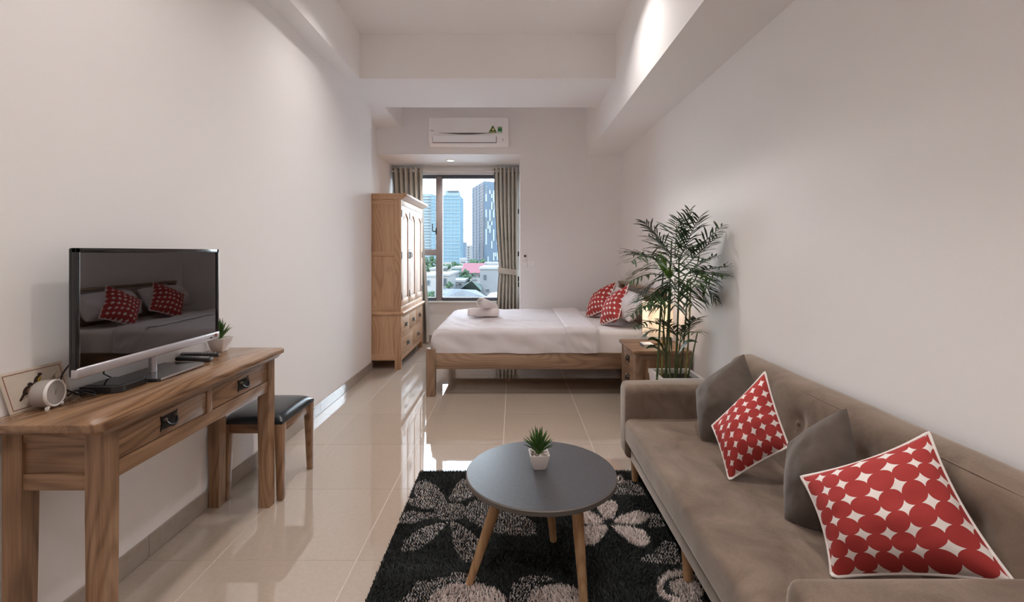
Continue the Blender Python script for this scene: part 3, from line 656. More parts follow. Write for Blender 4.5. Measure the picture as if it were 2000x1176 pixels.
for a, b in (((0.05, 0.06), (0.95, 0.075)), ((0.05, 0.925), (0.95, 0.94)), ((0.05, 0.06), (0.06, 0.94)), ((0.94, 0.06), (0.95, 0.94))):
    bl.prism([cp(a[0], a[1], .003), cp(b[0], a[1], .003), cp(b[0], b[1], .003), cp(a[0], b[1], .003)], Wn * 0.0005)
obj('border_line', bl, 'print_red', pc, smooth=0)
def bird(cu, cv, s, chest, nm):
    e = lambda cx, cy, rx, ry, an, n_=18: [(cu + s * (cx + rx * math.cos(t) * math.cos(an) - ry * math.sin(t) * math.sin(an)), cv + 1.35 * s * (cy + rx * math.cos(t) * math.sin(an) + ry * math.sin(t) * math.cos(an))) for t in np.linspace(0, 2 * math.pi, n_, endpoint=False)]
    b_ = cpoly(e(0, 0, 0.10, 0.055, 0.9), 'printed_bird', 'print_brown', k=.0031); cpoly(e(0.04, -0.005, 0.065, 0.032, 1.0), 'bird_chest', chest, b_, k=.0037)
    cpoly(e(0.075, 0.105, 0.042, 0.036, 0), 'bird_head', 'print_brown', b_, k=.0038)
    cpoly([(cu + s * x, cv + 1.35 * s * y) for x, y in ((-0.04, -0.06), (-0.13, -0.17), (-0.16, -0.15), (-0.07, -0.03))], 'bird_tail', 'print_brown', b_, k=.0036)
    cpoly([(cu + s * x, cv + 1.35 * s * y) for x, y in ((0.11, 0.115), (0.14, 0.105), (0.11, 0.095))], 'bird_beak', 'print_brown', b_, k=.0036)
bird(0.33, 0.47, 0.95, 'print_chest', 'a'); bird(0.53, 0.68, 0.80, 'print_yellow', 'b')
for pts in ([(0.18, 0.24), (0.30, 0.34), (0.48, 0.38), (0.70, 0.52), (0.93, 0.62), (0.93, 0.60), (0.70, 0.49), (0.48, 0.355), (0.30, 0.32)], [(0.66, 0.50), (0.78, 0.66), (0.90, 0.78), (0.79, 0.645)], [(0.24, 0.30), (0.34, 0.46), (0.45, 0.56), (0.35, 0.44)]):
    cpoly(pts, 'printed_twig', 'print_twig', k=.003, th=.0003)
for (u, v) in ((0.40, 0.26), (0.34, 0.22), (0.80, 0.62)): cpoly([(u - .03, v - .06), (u + .01, v - .04), (u + .03, v + .05), (u - .01, v + .04)], 'printed_leaf', 'print_green', k=.003, th=.0003)

ck = thing('alarm_clock', 'small round taupe alarm clock with white dial on the console table', 'clock', (-1.50, 1.535, ZD))
ax_ = Vector((0.985, 0.17, 0.05)).normalized(); cc = P(111, 767, 1.515); cc.x = max(cc.x, -1.478)
cc = Vector((-1.490, 1.535, ZD + 0.048))
s1 = ax_.cross(Vector((0, 0, 1))).normalized(); u1 = s1.cross(ax_)
Mk = Matrix(((s1.x, u1.x, ax_.x), (s1.y, u1.y, ax_.y), (s1.z, u1.z, ax_.z)))
obj('case', MB().lathe([(0.036, -0.052), (0.041, -0.048), (0.043, -0.040), (0.043, -0.004), (0.041, 0)], cc, 40, Mk), 'clock_body', ck)
obj('bezel_ring', MB().lathe([(0.0435, -0.006), (0.0435, 0.001), (0.041, 0.003), (0.038, 0.001), (0.038, -0.004)], cc, 40, Mk), 'clock_white', ck)
dial = obj('dial', MB().lathe([(0.039, -0.003), (0.039, -0.0015)], cc, 40, Mk), 'clock_white', ck)
tk = MB()
for k in range(12):
    a = k * math.pi / 6; r0, r1 = 0.030, 0.035; sd2 = Vector((math.cos(a), -math.sin(a))) * 0.0006
    tk.prism([cc + Mk @ Vector((math.sin(a) * r + e * sd2.x, math.cos(a) * r + e * sd2.y, -0.0014)) for r, e in ((r0, -1), (r0, 1), (r1, 1), (r1, -1))], ax_ * 0.0005)
obj('hour_marks', tk, 'black_matt', dial, smooth=0)
for nm, a, L, wd in (('hour_hand', -0.5, 0.017, 0.0016), ('minute_hand', 0.22, 0.026, 0.001)):
    dd = Vector((math.sin(a), math.cos(a), 0)); nn = Vector((math.cos(a), -math.sin(a), 0))
    hm = MB(); hm.prism([cc + Mk @ (dd * r + nn * e * wd + Vector((0, 0, -0.0008))) for r, e in ((-0.006, -1), (-0.006, 1), (L, .5), (L, -.5))], ax_ * 0.0008); obj(nm, hm, 'black_matt', dial, smooth=0)
for e in (-1, 1):
    f0 = cc + s1 * e * 0.024 - u1 * 0.040 - ax_ * 0.006; obj('foot', MB().tube([f0, Vector((f0.x, f0.y, ZD + 0.006)) + s1 * e * 0.006, Vector((f0.x, f0.y, ZD)) + s1 * e * 0.007], [0.005, 0.0065, 0.004], 12), 'clock_white', ck)

# ------------------------------------------------------------------ wardrobe
WX0, WX1, WY0, WY1 = XREC + 0.005, -1.247, 5.245, 6.485
wd = thing('wardrobe', 'tall oak wardrobe with three arched doors and five drawers by the window', 'wardrobe', ((WX0 + WX1) / 2, (WY0 + WY1) / 2, 0))
WYm = [WY0 + (WY1 - WY0) * k / 3 for k in range(4)]
obj('cornice', MB().taper((WX0, WX1 + 0.008, WY0 - 0.004, WY1 + 0.01), (WX0, WX1 + 0.062, WY0 - 0.008, WY1 + 0.05), 1.895, 1.935, 0.004).box(WX0, WX1 + 0.068, WY0 - 0.010, WY1 + 0.055, 1.935, 1.962, bev=0.006), 'ward_wood_Y', wd)
# upper carcass: back panel, sides as frame + two panels
obj('carcass', bx(WX0, WX1 - 0.022, WY0 + 0.02, WY1 - 0.0, 0.635, 1.895), 'ward_wood_Z', wd)
for (y0, y1) in ((WY0, WY0 + 0.022), (WY1 - 0.001, WY1 + 0.0)):
    if y0 > 6: continue
    obj('side_stile', bx(WX0, WX0 + 0.055, y0, y1, 0.635, 1.895, bev=0.002), 'ward_wood_Z', wd); obj('side_stile', bx(WX1 - 0.075, WX1, y0, y1, 0.635, 1.895, bev=0.002), 'ward_wood_Z', wd)
    for z0, z1 in ((0.635, 0.70), (1.262, 1.312), (1.845, 1.895)): obj('side_rail', bx(WX0 + 0.055, WX1 - 0.075, y0, y1, z0, z1, bev=0.002), 'ward_wood_X', wd)
    for z0, z1 in ((0.70, 1.262), (1.312, 1.845)): obj('side_panel', bx(WX0 + 0.055, WX1 - 0.075, y0 + 0.008, y1, z0, z1), 'ward_wood_Z', wd)
obj('front_frieze', bx(WX1 - 0.022, WX1, WY0 + 0.022, WY1, 1.835, 1.895, bev=0.002), 'ward_wood_Y', wd)
obj('front_plinth', bx(WX1 - 0.022, WX1, WY0 + 0.022, WY1, 0.635, 0.70, bev=0.002), 'ward_wood_Y', wd)
obj('front_stile', bx(WX1 - 0.022, WX1, WY1 - 0.03, WY1, 0.70, 1.835, bev=0.001), 'ward_wood_Z', wd)
ds = [WY0 + 0.024, WY0 + 0.43, WY0 + 0.815, WY1 - 0.032]
for k in range(3):
    a, b = ds[k] + 0.003, ds[k + 1] - 0.003; z0, z1 = 0.704, 1.831; fw = 0.075
    dm = MB(); x0, x1 = WX1 - 0.020, WX1 + 0.001
    dm.box(x0, x1, a, a + fw, z0, z1, bev=0.002); dm.box(x0, x1, b - fw, b, z0, z1, bev=0.002); dm.box(x0, x1, a + fw, b - fw, z0, z0 + 0.075, bev=0.002)
    arc = [(a + fw + (b - a - 2 * fw) * q / 12, z1 - 0.130 + 0.055 * math.sin(math.pi * q / 12)) for q in range(13)]
    dm.prism([(x0, y, z) for y, z in arc] + [(x0, b - fw, z1), (x0, a + fw, z1)], (x1 - x0, 0, 0))
    do = obj('door', dm, 'ward_wood_Z', wd, smooth=30)
    arc2 = [(y, z + 0.004) for y, z in arc]
    pm = MB(); pm.prism([(x0 + 0.002, y, z) for y, z in arc2] + [(x0 + 0.002, b - fw + .002, z0 + 0.07), (x0 + 0.002, a + fw - .002, z0 + 0.07)], (0.008, 0, 0)); obj('door_panel', pm, 'ward_wood_Z', do, smooth=30)
    pm = MB(); arc3 = [(a + fw + 0.028 + (b - a - 2 * fw - 0.056) * q / 12, z1 - 0.160 + 0.050 * math.sin(math.pi * q / 12)) for q in range(13)]
    pm.prism([(x0 + 0.010, y, z) for y, z in arc3] + [(x0 + 0.010, b - fw - .028, z0 + 0.10), (x0 + 0.010, a + fw + .028, z0 + 0.10)], (0.006, 0, 0)); obj('raised_field', pm, 'ward_wood_Z', do, smooth=30)
    hy = (b - 0.035) if k == 0 else (a + 0.035)
    if k < 2 or True:
        zz = 1.285; hm = MB(); pl = pull_mesh(x1, hy, zz, 0.038, 0.115, 1); hm.add(pl.v, pl.f)
        hm.tube([(x1 + 0.004, hy, zz + 0.02), (x1 + 0.02, hy, zz + 0.01), (x1 + 0.022, hy, zz - 0.03), (x1 + 0.012, hy, zz - 0.045)], 0.005, 8)
        if k < 2: obj('handle', hm, 'iron', do, label='dark iron drop handle')
    hg = (a + 0.006) if k != 2 else (b - 0.006)
    for z in (z0 + 0.11, 1.27, z1 - 0.09): obj('hinge', bx(x1, x1 + 0.006, hg - 0.011, hg + 0.011, z - 0.04, z + 0.04, bev=0.002), 'iron', do)
# lower chest
obj('waist_moulding', bx(WX0, WX1 + 0.03, WY0 - 0.012, WY1 + 0.02, 0.605, 0.637, bev=0.009, seg=3), 'ward_wood_Y', wd)
obj('chest_carcass', bx(WX0, WX1 - 0.022, WY0 + 0.012, WY1, 0.115, 0.605), 'ward_wood_Z', wd)
obj('chest_side', bx(WX0, WX1 - 0.07, WY0 + 0.006, WY0 + 0.014, 0.13, 0.605), 'ward_wood_Z', wd)
obj('chest_side_rail', bx(WX0, WX1 - 0.07, WY0 - 0.002, WY0 + 0.012, 0.10, 0.165, bev=0.002), 'ward_wood_X', wd)
obj('corner_post', bx(WX1 - 0.07, WX1 + 0.004, WY0 - 0.004, WY0 + 0.028, 0.0, 0.605, bev=0.003), 'ward_wood_Z', wd)
obj('corner_post', bx(WX1 - 0.06, WX1 + 0.004, WY1 - 0.028, WY1 + 0.004, 0.0, 0.605, bev=0.003), 'ward_wood_Z', wd)
obj('back_post', bx(WX0, WX0 + 0.05, WY0, WY0 + 0.05, 0.0, 0.13, bev=0.003), 'ward_wood_Z', wd); obj('back_post', bx(WX0, WX0 + 0.05, WY1 - 0.05, WY1, 0.0, 0.13, bev=0.003), 'ward_wood_Z', wd)
obj('chest_rail', bx(WX1 - 0.022, WX1, WY0 + 0.028, WY1 - 0.028, 0.575, 0.605, bev=0.002), 'ward_wood_Y', wd)
obj('chest_rail', bx(WX1 - 0.022, WX1, WY0 + 0.028, WY1 - 0.028, 0.345, 0.37, bev=0.002), 'ward_wood_Y', wd)
obj('chest_rail', bx(WX1 - 0.022, WX1, WY0 + 0.028, WY1 - 0.028, 0.095, 0.14, bev=0.002), 'ward_wood_Y', wd)
def wdrawers(n_, z0, z1):
    L = WY1 - WY0 - 0.056
    for k in range(n_):
        a = WY0 + 0.028 + L * k / n_ + (0.018 if k else 0.004); b = WY0 + 0.028 + L * (k + 1) / n_ - 0.004
        if k: obj('chest_divider', bx(WX1 - 0.022, WX1, a - 0.020, a - 0.002, z0 - 0.004, z1 + 0.004, bev=0.001), 'ward_wood_Z', wd)
        dr = obj('drawer', bx(WX1 - 0.022, WX1 + 0.002, a, b, z0, z1, bev=0.003), 'ward_wood_Y', wd)
        pull(dr, WX1 + 0.002, (a + b) / 2, (z0 + z1) / 2, 0.085, 0.056, 1)
wdrawers(3, 0.373, 0.572); wdrawers(2, 0.143, 0.342)

# ------------------------------------------------------------------ bed
bd = thing('bed', 'low oak double bed frame with slats and plain headboard', 'bed', (0.28, 5.0, 0))
BX0, BX1, BY0, BY1 = -0.787, 1.365, 4.255, 5.82
for y0, y1 in ((BY0, BY0 + 0.075), (BY1 - 0.075, BY1)): obj('foot_post', bx(BX0, BX0 + 0.082, y0, y1, 0, 0.432, bev=0.005), 'bed_wood_Z', bd)
for y0, y1 in ((BY0 + 0.012, BY0 + 0.040), (BY1 - 0.040, BY1 - 0.012)): obj('side_rail', bx(BX0 + 0.082, BX1 - 0.06, y0, y1, 0.247, 0.392, bev=0.004), 'bed_wood_X', bd)
obj('foot_rail', bx(BX0 + 0.025, BX0 + 0.055, BY0 + 0.075, BY1 - 0.075, 0.247, 0.392, bev=0.004), 'bed_wood_Y', bd)
for y0, y1 in ((BY0, BY0 + 0.07), (BY1 - 0.07, BY1)): obj('head_post', bx(BX1 - 0.06, BX1, y0, y1, 0, 0.925, bev=0.005), 'bed_wood_Z', bd)
obj('head_board', bx(BX1 - 0.05, BX1 - 0.015, BY0 + 0.07, BY1 - 0.07, 0.40, 0.86, bev=0.004), 'bed_wood_Y', bd)
obj('head_cap', bx(BX1 - 0.065, BX1 + 0.005, BY0 - 0.01, BY1 + 0.01, 0.925, 0.955, bev=0.006), 'bed_wood_Y', bd)
for y0, y1 in ((BY0 + 0.040, BY0 + 0.07), (BY1 - 0.07, BY1 - 0.040)): obj('slat_support', bx(BX0 + 0.082, BX1 - 0.06, y0, y1, 0.262, 0.290), 'bed_wood_X', bd)
for k in range(16):
    x = BX0 + 0.115 + k * 0.124; obj('slat', bx(x, x + 0.076, BY0 + 0.042, BY1 - 0.042, 0.291, 0.308, bev=0.002), 'pine', bd)
obj('centre_beam', bx(BX0 + 0.06, BX1 - 0.06, 5.02, 5.06, 0.245, 0.2905, bev=0.003), 'pine', bd)
# mattress with fitted sheet
def pillow_box(x0, x1, y0, y1, z0, z1, r, wr, seed, nx=70, ny=50):
    """rounded slab as a wrapped section, with gentle wrinkles"""
    sec = []
    def arc(cy, cz, a0, a1):
        for a in np.linspace(a0, a1, 7): sec.append((cy + r * math.cos(a), cz + r * math.sin(a)))
    for y in np.linspace(y0 + r, y1 - r, ny): sec.append((y, z0))
    arc(y1 - r, z0 + r, -math.pi / 2, 0); arc(y1 - r, z1 - r, 0, math.pi / 2)
    for y in np.linspace(y1 - r, y0 + r, ny)[1:-1]: sec.append((y, z1))
    arc(y0 + r, z1 - r, math.pi / 2, math.pi); arc(y0 + r, z0 + r, math.pi, 1.5 * math.pi)
    cy, cz = (y0 + y1) / 2, (z0 + z1) / 2; rows = []
    xs = [x0 + r * (1 - math.cos(t)) for t in np.linspace(0, math.pi / 2, 6)] + list(np.linspace(x0 + r, x1 - r, nx))[1:-1] + [x1 - r * (1 - math.cos(t)) for t in np.linspace(math.pi / 2, 0, 6)]
    for x in xs:
        e = min(x - x0, x1 - x); ins = r - math.sqrt(max(0, r * r - (r - min(e, r)) ** 2)); row = []
        for y, z in sec:
            sy = 1 - ins / ((y1 - y0) / 2); sz = 1 - ins / ((z1 - z0) / 2)
            p_ = Vector((x, cy + (y - cy) * sy, cz + (z - cz) * sz))
            p_ += wr(p_) if wr else Vector(); row.append(p_)
        rows.append(row + [row[0]])
    mb = MB().grid(rows); k = len(rows[0]); mb.f.append(tuple(range(k - 1))); o_ = (len(rows) - 1) * k; mb.f.append(tuple(range(o_, o_ + k - 1))); return mb
def wr_sheet(p):
    f = 0.0
    if p.y < 4.36 and p.x > 0.74: f = 0.006 * math.sin((p.x * 0.8 - p.z * 1.3 + 0.02 * math.sin(p.x * 20)) * 95) * max(0, min(1, (0.59 - p.z) / 0.08))
    return Vector((0, -abs(f) * 0.9 + 0.002 * mnoise.noise(p * 6), 0.004 * mnoise.noise(p * 5)))
ms = pillow_box(-0.715, 1.300, 4.300, 5.775, 0.31, 0.590, 0.045, wr_sheet, 1)
tag(obj('mattress', ms, 'sheet', None, smooth=180), 'mattress in a white fitted sheet on the oak bed', 'mattress')
# duvet / top sheet draped over
def drape(x0, x1, y0, y1, ztop, zhem_near, zhem_far, r, zoff, wr, nx=110, left_end=True):
    sec = [(y1, z) for z in np.linspace(zhem_far, ztop - r, 8)] + [(y1 - r + r * math.cos(a), ztop - r + r * math.sin(a)) for a in np.linspace(0, math.pi / 2, 8)][1:]
    sec += [(y, ztop) for y in np.linspace(y1 - r, y0 + r, 60)][1:] + [(y0 + r + r * math.cos(a), ztop - r + r * math.sin(a)) for a in np.linspace(math.pi / 2, math.pi, 10)][1:]
    sec += [(y0, z) for z in np.linspace(ztop - r, zhem_near, 22)][1:]
    outer = []; R2 = 0.10
    for i in range(nx + 1):
        x = x0 + (x1 - x0) * i / nx; row = []
        ins = 0
        if left_end and x - x0 < R2: ins = R2 - math.sqrt(max(0, R2 * R2 - (R2 - (x - x0)) ** 2))
        for y, z in sec:
            p_ = Vector((x, y, z)); s_ = max(0.0, (z - 0.40) / (ztop - 0.40))
            p_.z -= ins * s_ * 0.9; p_.y += (0.35 * ins if y < 5 else -0.35 * ins) * (1 - s_)
            p_ += wr(p_, abs(y - y0) < 0.02, i / nx); row.append(p_)
        outer.append(row)
    mb = MB()
    if left_end:        # end hem hanging down over the foot
        first = outer[0]; ext = [[Vector((x0 - 0.008 * math.sin(q * 1.5), p.y, max(zhem_near, p.z - (p.z - zhem_near) * q))) for p in first] for q in (1.0, 0.66, 0.33)]
        outer = ext + outer
    mb.grid(outer); m2 = MB().grid([[(p.x, p.y + (0.012 if p.y < 5 else -0.012) * (1 if p.z < ztop - r * .5 else 0), p.z - 0.014) for p in r_] for r_ in outer]); mb.add(m2.v, m2.f); return mb
def wr_duvet(p, near, u):
    a = 0.011 * mnoise.noise(Vector((p.x * 3.2, p.y * 4.0, 2.1))) + 0.009 * mnoise.noise(Vector((p.x * 8 + p.y * 5, p.y * 9, 5))) + 0.003 * mnoise.noise(Vector((p.x * 24, p.y * 20, 5)))
    if near:
        b = 0.012 * mnoise.noise(Vector((p.x * 7 + p.z * 5, p.z * 9, 3.3))) + 0.010 * mnoise.noise(Vector((p.x * 2.0, p.z * 3, 7.7)))
        return Vector((0, b - 0.004, 0.008 * mnoise.noise(Vector((p.x * 4, 0, 9)))))
    return Vector((0, 0, a))
du = drape(-0.745, 0.75, 4.272, 5.80, 0.612, 0.392, 0.42, 0.055, 0, wr_duvet)
tag(obj('bed_cover', du, 'linen', None, smooth=180, flip=False), 'white bed cover draped over the mattress and side of the bed', 'bed cover')
def wr_fold(p, near, u):
    e = 0.008 if (u < 0.04 or u > 0.96) else 0.0
    v = wr_duvet(p, near, u) * 0.8; v += Vector((0, 0, -e)) if not near else Vector((0, e, 0))
    if near: v += Vector((0, 0.007 * mnoise.noise(Vector((p.x * 16 + p.z * 10, p.z * 7, 1.0))), 0))
    return v
fo = drape(0.475, 0.772, 4.262, 5.81, 0.628, 0.396, 0.44, 0.058, 0, wr_fold, nx=34, left_end=False)
tag(obj('folded_sheet', fo, 'linen', None, smooth=180, flip=False), 'folded-back band of white sheet across the bed near the pillows', 'sheet')

# ------------------------------------------------------------------ cushions and pillows
def cushion(name, label, cat, cor, T, mat, group=None, pipe=None, pinch=0.07, N=28, bot=1.0, power=2.2, dome=0.62, seed=0, zmin=None, xmax=None, flat=0.0):
    """cor = four 3D corners in order (u0v0, u1v0, u1v1, u0v1); stuffed shape between two faces"""
    A, B, Cc, D = [Vector(c) for c in cor]; cen = (A + B + Cc + D) / 4
    nrm = ((Cc - A).cross(D - B)).normalized()
    if nrm.dot(Vector((0, 0, CZ)) - cen) < 0: nrm = -nrm
    t = thing(name, label, cat, (cen.x, cen.y, min(c.z for c in (A, B, Cc, D))), group)
    def pt(u, v, side):
        a, b = 2 * u - 1, 2 * v - 1
        # edges bow inward between the corners
        pa = a * (1 - pinch * (1 - b * b) * a * a); pb = b * (1 - pinch * (1 - a * a) * b * b)
        uu, vv = (pa + 1) / 2, (pb + 1) / 2
        p_ = A * (1 - uu) * (1 - vv) + B * uu * (1 - vv) + Cc * uu * vv + D * (1 - uu) * vv
        q = max(0.0, (1 - abs(a) ** power) * (1 - abs(b) ** power)) ** dome
        w_ = 1 + 0.10 * mnoise.noise(Vector((u * 3 + seed, v * 3, side)))
        p_ = p_ + nrm * (side * T * q * w_ * (1.0 if side > 0 else bot)) + nrm * (0.010 * mnoise.noise(Vector((u * 5 + seed, v * 5, 4.0))) + 0.004 * mnoise.noise(Vector((u * 11 + seed, v * 11, 4.0)))) * q ** 0.5
        if zmin is not None and p_.z < zmin: p_.z = zmin
        if xmax is not None and p_.x > xmax: p_.x = xmax
        return p_
    us = [0.5 - 0.5 * math.cos(math.pi * i / N) for i in range(N + 1)]
    us = [0.5 * u + 0.5 * i / N for i, u in enumerate(us)]
    mb = MB(); uv = []
    for side in (1, -1):
        mb.grid([[pt(u, v, side) for u in us] for v in us]); uv += [(u, v) for v in us for u in us]
    bm_ = bmesh.new(); me_ = bpy.data.meshes.new(name)
    co = obj('cover', mb, mat, t, smooth=180, uvs=uv, flip=False)
    if pipe:
        loop = [pt(u, 0, 1) for u in us[:-1]] + [pt(1, v, 1) for v in us[:-1]] + [pt(u, 1, 1) for u in us[::-1][:-1]] + [pt(0, v, 1) for v in us[::-1][:-1]]
        loop = [p_ for p_ in loop]
        obj('piping', MB().tube(loop, pipe, 8, closed=True), 'piping', t, smooth=180, label='white piping along the seam')
    return t
BZ = 0.605
cushion('pillow', 'white bed pillow nearest the bedside lamp', 'pillow', [(1.065, 4.33, 0.665), (1.065, 4.98, 0.665), (1.21, 4.98, 0.90), (1.21, 4.36, 0.90)], 0.12, 'linen', 'white pillows on the bed', power=2.8, dome=0.5, bot=0.8, pinch=-0.02, zmin=BZ - 0.012, xmax=1.29, seed=1)
cushion('pillow', 'white bed pillow at the far side of the headboard', 'pillow', [(1.065, 5.10, 0.665), (1.065, 5.74, 0.665), (1.21, 5.74, 0.90), (1.21, 5.10, 0.90)], 0.12, 'linen', 'white pillows on the bed', power=2.8, dome=0.5, bot=0.8, pinch=-0.02, zmin=BZ - 0.012, xmax=1.29, seed=2)
cushion('cushion', 'red dotted cushion at the front of the bed pillows', 'cushion', [P(1208, 622, 4.36), P(1171, 638, 4.63), (1.004, 4.90, 0.80), P(1228, 556, 4.62)], 0.095, 'red_dots_2', 'red dotted cushions', pipe=0.0045, zmin=BZ, bot=0.95, seed=3)
cushion('cushion', 'red dotted cushion at the back of the bed near the end wall', 'cushion', [P(1182, 606, 4.95), P(1143, 622, 5.20), (0.972, 5.50, 0.81), P(1204, 550, 5.25)], 0.095, 'red_dots_3', 'red dotted cushions', pipe=0.0045, zmin=BZ, bot=0.95, seed=4)

# towels
def towel_roll(name, label, a, b, r, turns=3.2, r2=None):
    a, b = Vector(a), Vector(b); d = (b - a).normalized(); s_ = d.cross(Vector((0, 0, 1))).normalized(); u_ = s_.cross(d); r2 = r2 or r
    mb = MB(); n = 110; inner, outer = [], []
    for i in range(n + 1):
        t = i / n; an = -turns * 2 * math.pi * t + 0.6; rr = 0.10 + 0.90 * t
        inner.append((rr - 0.9 / turns * 0.42, an)); outer.append((rr, an))
    L = (b - a).length; rows = []
    for q, e_ in ((0, .78), (0.015, .9), (0.05, .98), (0.12, 1), (0.3, 1), (0.5, 1.02), (0.7, 1), (0.88, 1), (0.95, .98), (0.985, .9), (1, .78)):
        R = (r + (r2 - r) * q) * e_; c_ = a + d * L * q
        rows.append([c_ + (s_ * math.cos(an) + u_ * math.sin(an)) * R * max(0.02, rr) for rr, an in outer] + [c_ + (s_ * math.cos(an) + u_ * math.sin(an)) * R * max(0.02, rr) for rr, an in inner[::-1]])
    mb.grid([r_ + [r_[0]] for r_ in rows]); m_ = len(rows[0]) + 1
    for e in (0, len(rows) - 1):
        for i in range(n): mb.f.append((e * m_ + i, e * m_ + i + 1, e * m_ + m_ - 2 - i - 1, e * m_ + m_ - 2 - i))
    return tag(obj(name, mb, 'towel', None, smooth=50), label, 'towel', 'rolled towels on the bed')
r1 = 0.056
towel_roll('rolled_towel', 'rolled white towel lying flat on the bed', (-0.480, 5.02, 0.606 + r1), (-0.150, 5.02, 0.606 + r1), r1)
towel_roll('rolled_towel', 'rolled white towel resting on top of another on the bed', P(938, 591, 4.88), P(966, 601, 5.16), 0.064, r2=0.052)

# ------------------------------------------------------------------ nightstand, lamp, book
NX0, NX1, NY0, NY1, NZ = 0.945, 1.375, 3.64, 4.10, 0.548
ns = thing('nightstand', 'oak bedside cabinet with iron-handled drawers next to the bed', 'nightstand', (1.16, 3.87, 0))
obj('top', bx(NX0 - 0.018, NX1 + 0.003, NY0 - 0.02, NY1 + 0.02, NZ - 0.028, NZ, bev=0.006), 'desk_wood_X', ns)
for x0, x1 in ((NX0, NX0 + 0.055), (NX1 - 0.055, NX1)):
    for y0, y1 in ((NY0, NY0 + 0.04), (NY1 - 0.04, NY1)): obj('corner_post', bx(x0, x1, y0, y1, 0, NZ - 0.028, bev=0.003), 'bed_wood_Z', ns)
for y0, y1 in ((NY0 + 0.010, NY0 + 0.02), (NY1 - 0.02, NY1 - 0.01)):
    obj('side_panel', bx(NX0 + 0.055, NX1 - 0.055, y0, y1, 0.06, NZ - 0.075), 'desk_wood_Z', ns); 
    obj('side_rail', bx(NX0 + 0.055, NX1 - 0.055, y0 - 0.008, y1 + 0.004, NZ - 0.075, NZ - 0.028, bev=0.002), 'bed_wood_X', ns); obj('side_rail', bx(NX0 + 0.055, NX1 - 0.055, y0 - 0.008, y1 + 0.004, 0.04, 0.09, bev=0.002), 'bed_wood_X', ns)
obj('back_panel', bx(NX1 - 0.03, NX1 - 0.018, NY0 + 0.04, NY1 - 0.04, 0.05, NZ - 0.028), 'desk_wood_Z', ns)
zs = [0.05, 0.205, 0.36, NZ - 0.032]
for k in range(3):
    dr = obj('drawer', bx(NX0 + 0.002, NX0 + 0.03, NY0 + 0.044, NY1 - 0.044, zs[k] + 0.012, zs[k + 1] - 0.006, bev=0.003), 'bed_wood_Y', ns)
    pull(dr, NX0 + 0.002, (NY0 + NY1) / 2, (zs[k] + zs[k + 1]) / 2, 0.085, 0.058, -1)
    obj('drawer_rail', bx(NX0 + 0.004, NX0 + 0.03, NY0 + 0.04, NY1 - 0.04, zs[k] - 0.006, zs[k] + 0.009), 'bed_wood_Y', ns)
lc = Vector((1.195, 3.90, NZ))
lp = thing('bedside_lamp', 'lit bedside lamp with square cream shade behind the palm', 'lamp', lc)
obj('base_block', bx(lc.x - 0.055, lc.x + 0.055, lc.y - 0.055, lc.y + 0.055, NZ, NZ + 0.022, bev=0.004), 'bed_wood_X', lp)
obj('glass_neck', MB().lathe([(0.012, 0.022), (0.020, 0.030), (0.030, 0.046), (0.020, 0.064), (0.010, 0.074), (0.010, 0.10)], lc, 24), 'clear_glass', lp)
SH = 0.098; shb, sht = 0.622, 0.888
sm = MB()
for e in (0, 1):
    q = SH - 0.002 * e
    for z in (shb, sht): sm.v += [(lc.x - q, lc.y - q, z), (lc.x + q, lc.y - q, z), (lc.x + q, lc.y + q, z), (lc.x - q, lc.y + q, z)]
for j in range(4):
    j2 = (j + 1) % 4; sm.f += [(j, j2, 4 + j2, 4 + j), (8 + j2, 8 + j, 12 + j, 12 + j2), (4 + j, 4 + j2, 12 + j2, 12 + j), (j2, j, 8 + j, 8 + j2)]
sho = obj('lamp_shade', sm, 'lamp_shade', lp, smooth=0, label='square cream fabric shade glowing warm')
for z in (shb, sht):
    obj('shade_trim', MB().tube([(lc.x - SH, lc.y - SH, z), (lc.x + SH, lc.y - SH, z), (lc.x + SH, lc.y + SH, z), (lc.x - SH, lc.y + SH, z)], 0.0025, 6, closed=True), 'book_white', sho)
obj('bulb', MB().lathe([(0.012, 0.10), (0.014, 0.13), (0.026, 0.16), (0.030, 0.185), (0.022, 0.21), (0.006, 0.218)], lc, 20), 'light_disc', lp)
ld = bpy.data.lights.new('lamp_bulb', 'POINT'); ld.energy = LAMP_W; ld.color = (1.0, 0.90, 0.76); ld.shadow_soft_size = 0.04
lo = bpy.data.objects.new('lamp_bulb', ld); C.objects.link(lo); lo.parent = lp; lo.location = (0, 0, 0.265)
bk = thing('book', 'white book lying on the bedside cabinet beside the lamp', 'book', (1.05, 3.83, NZ))
obj('pages', bx(1.045, 1.125, 3.765, 3.875, NZ + 0.003, NZ + 0.018), 'paper_edge', bk, smooth=0)
obj('cover', bx(1.042, 1.128, 3.762, 3.878, NZ + 0.018, NZ + 0.021, bev=0.001), 'book_white', bk); obj('cover', bx(1.042, 1.128, 3.762, 3.878, NZ, NZ + 0.003, bev=0.001), 'book_white', bk)
obj('spine', bx(1.040, 1.043, 3.762, 3.878, NZ, NZ + 0.021), 'book_dark', bk, smooth=0)

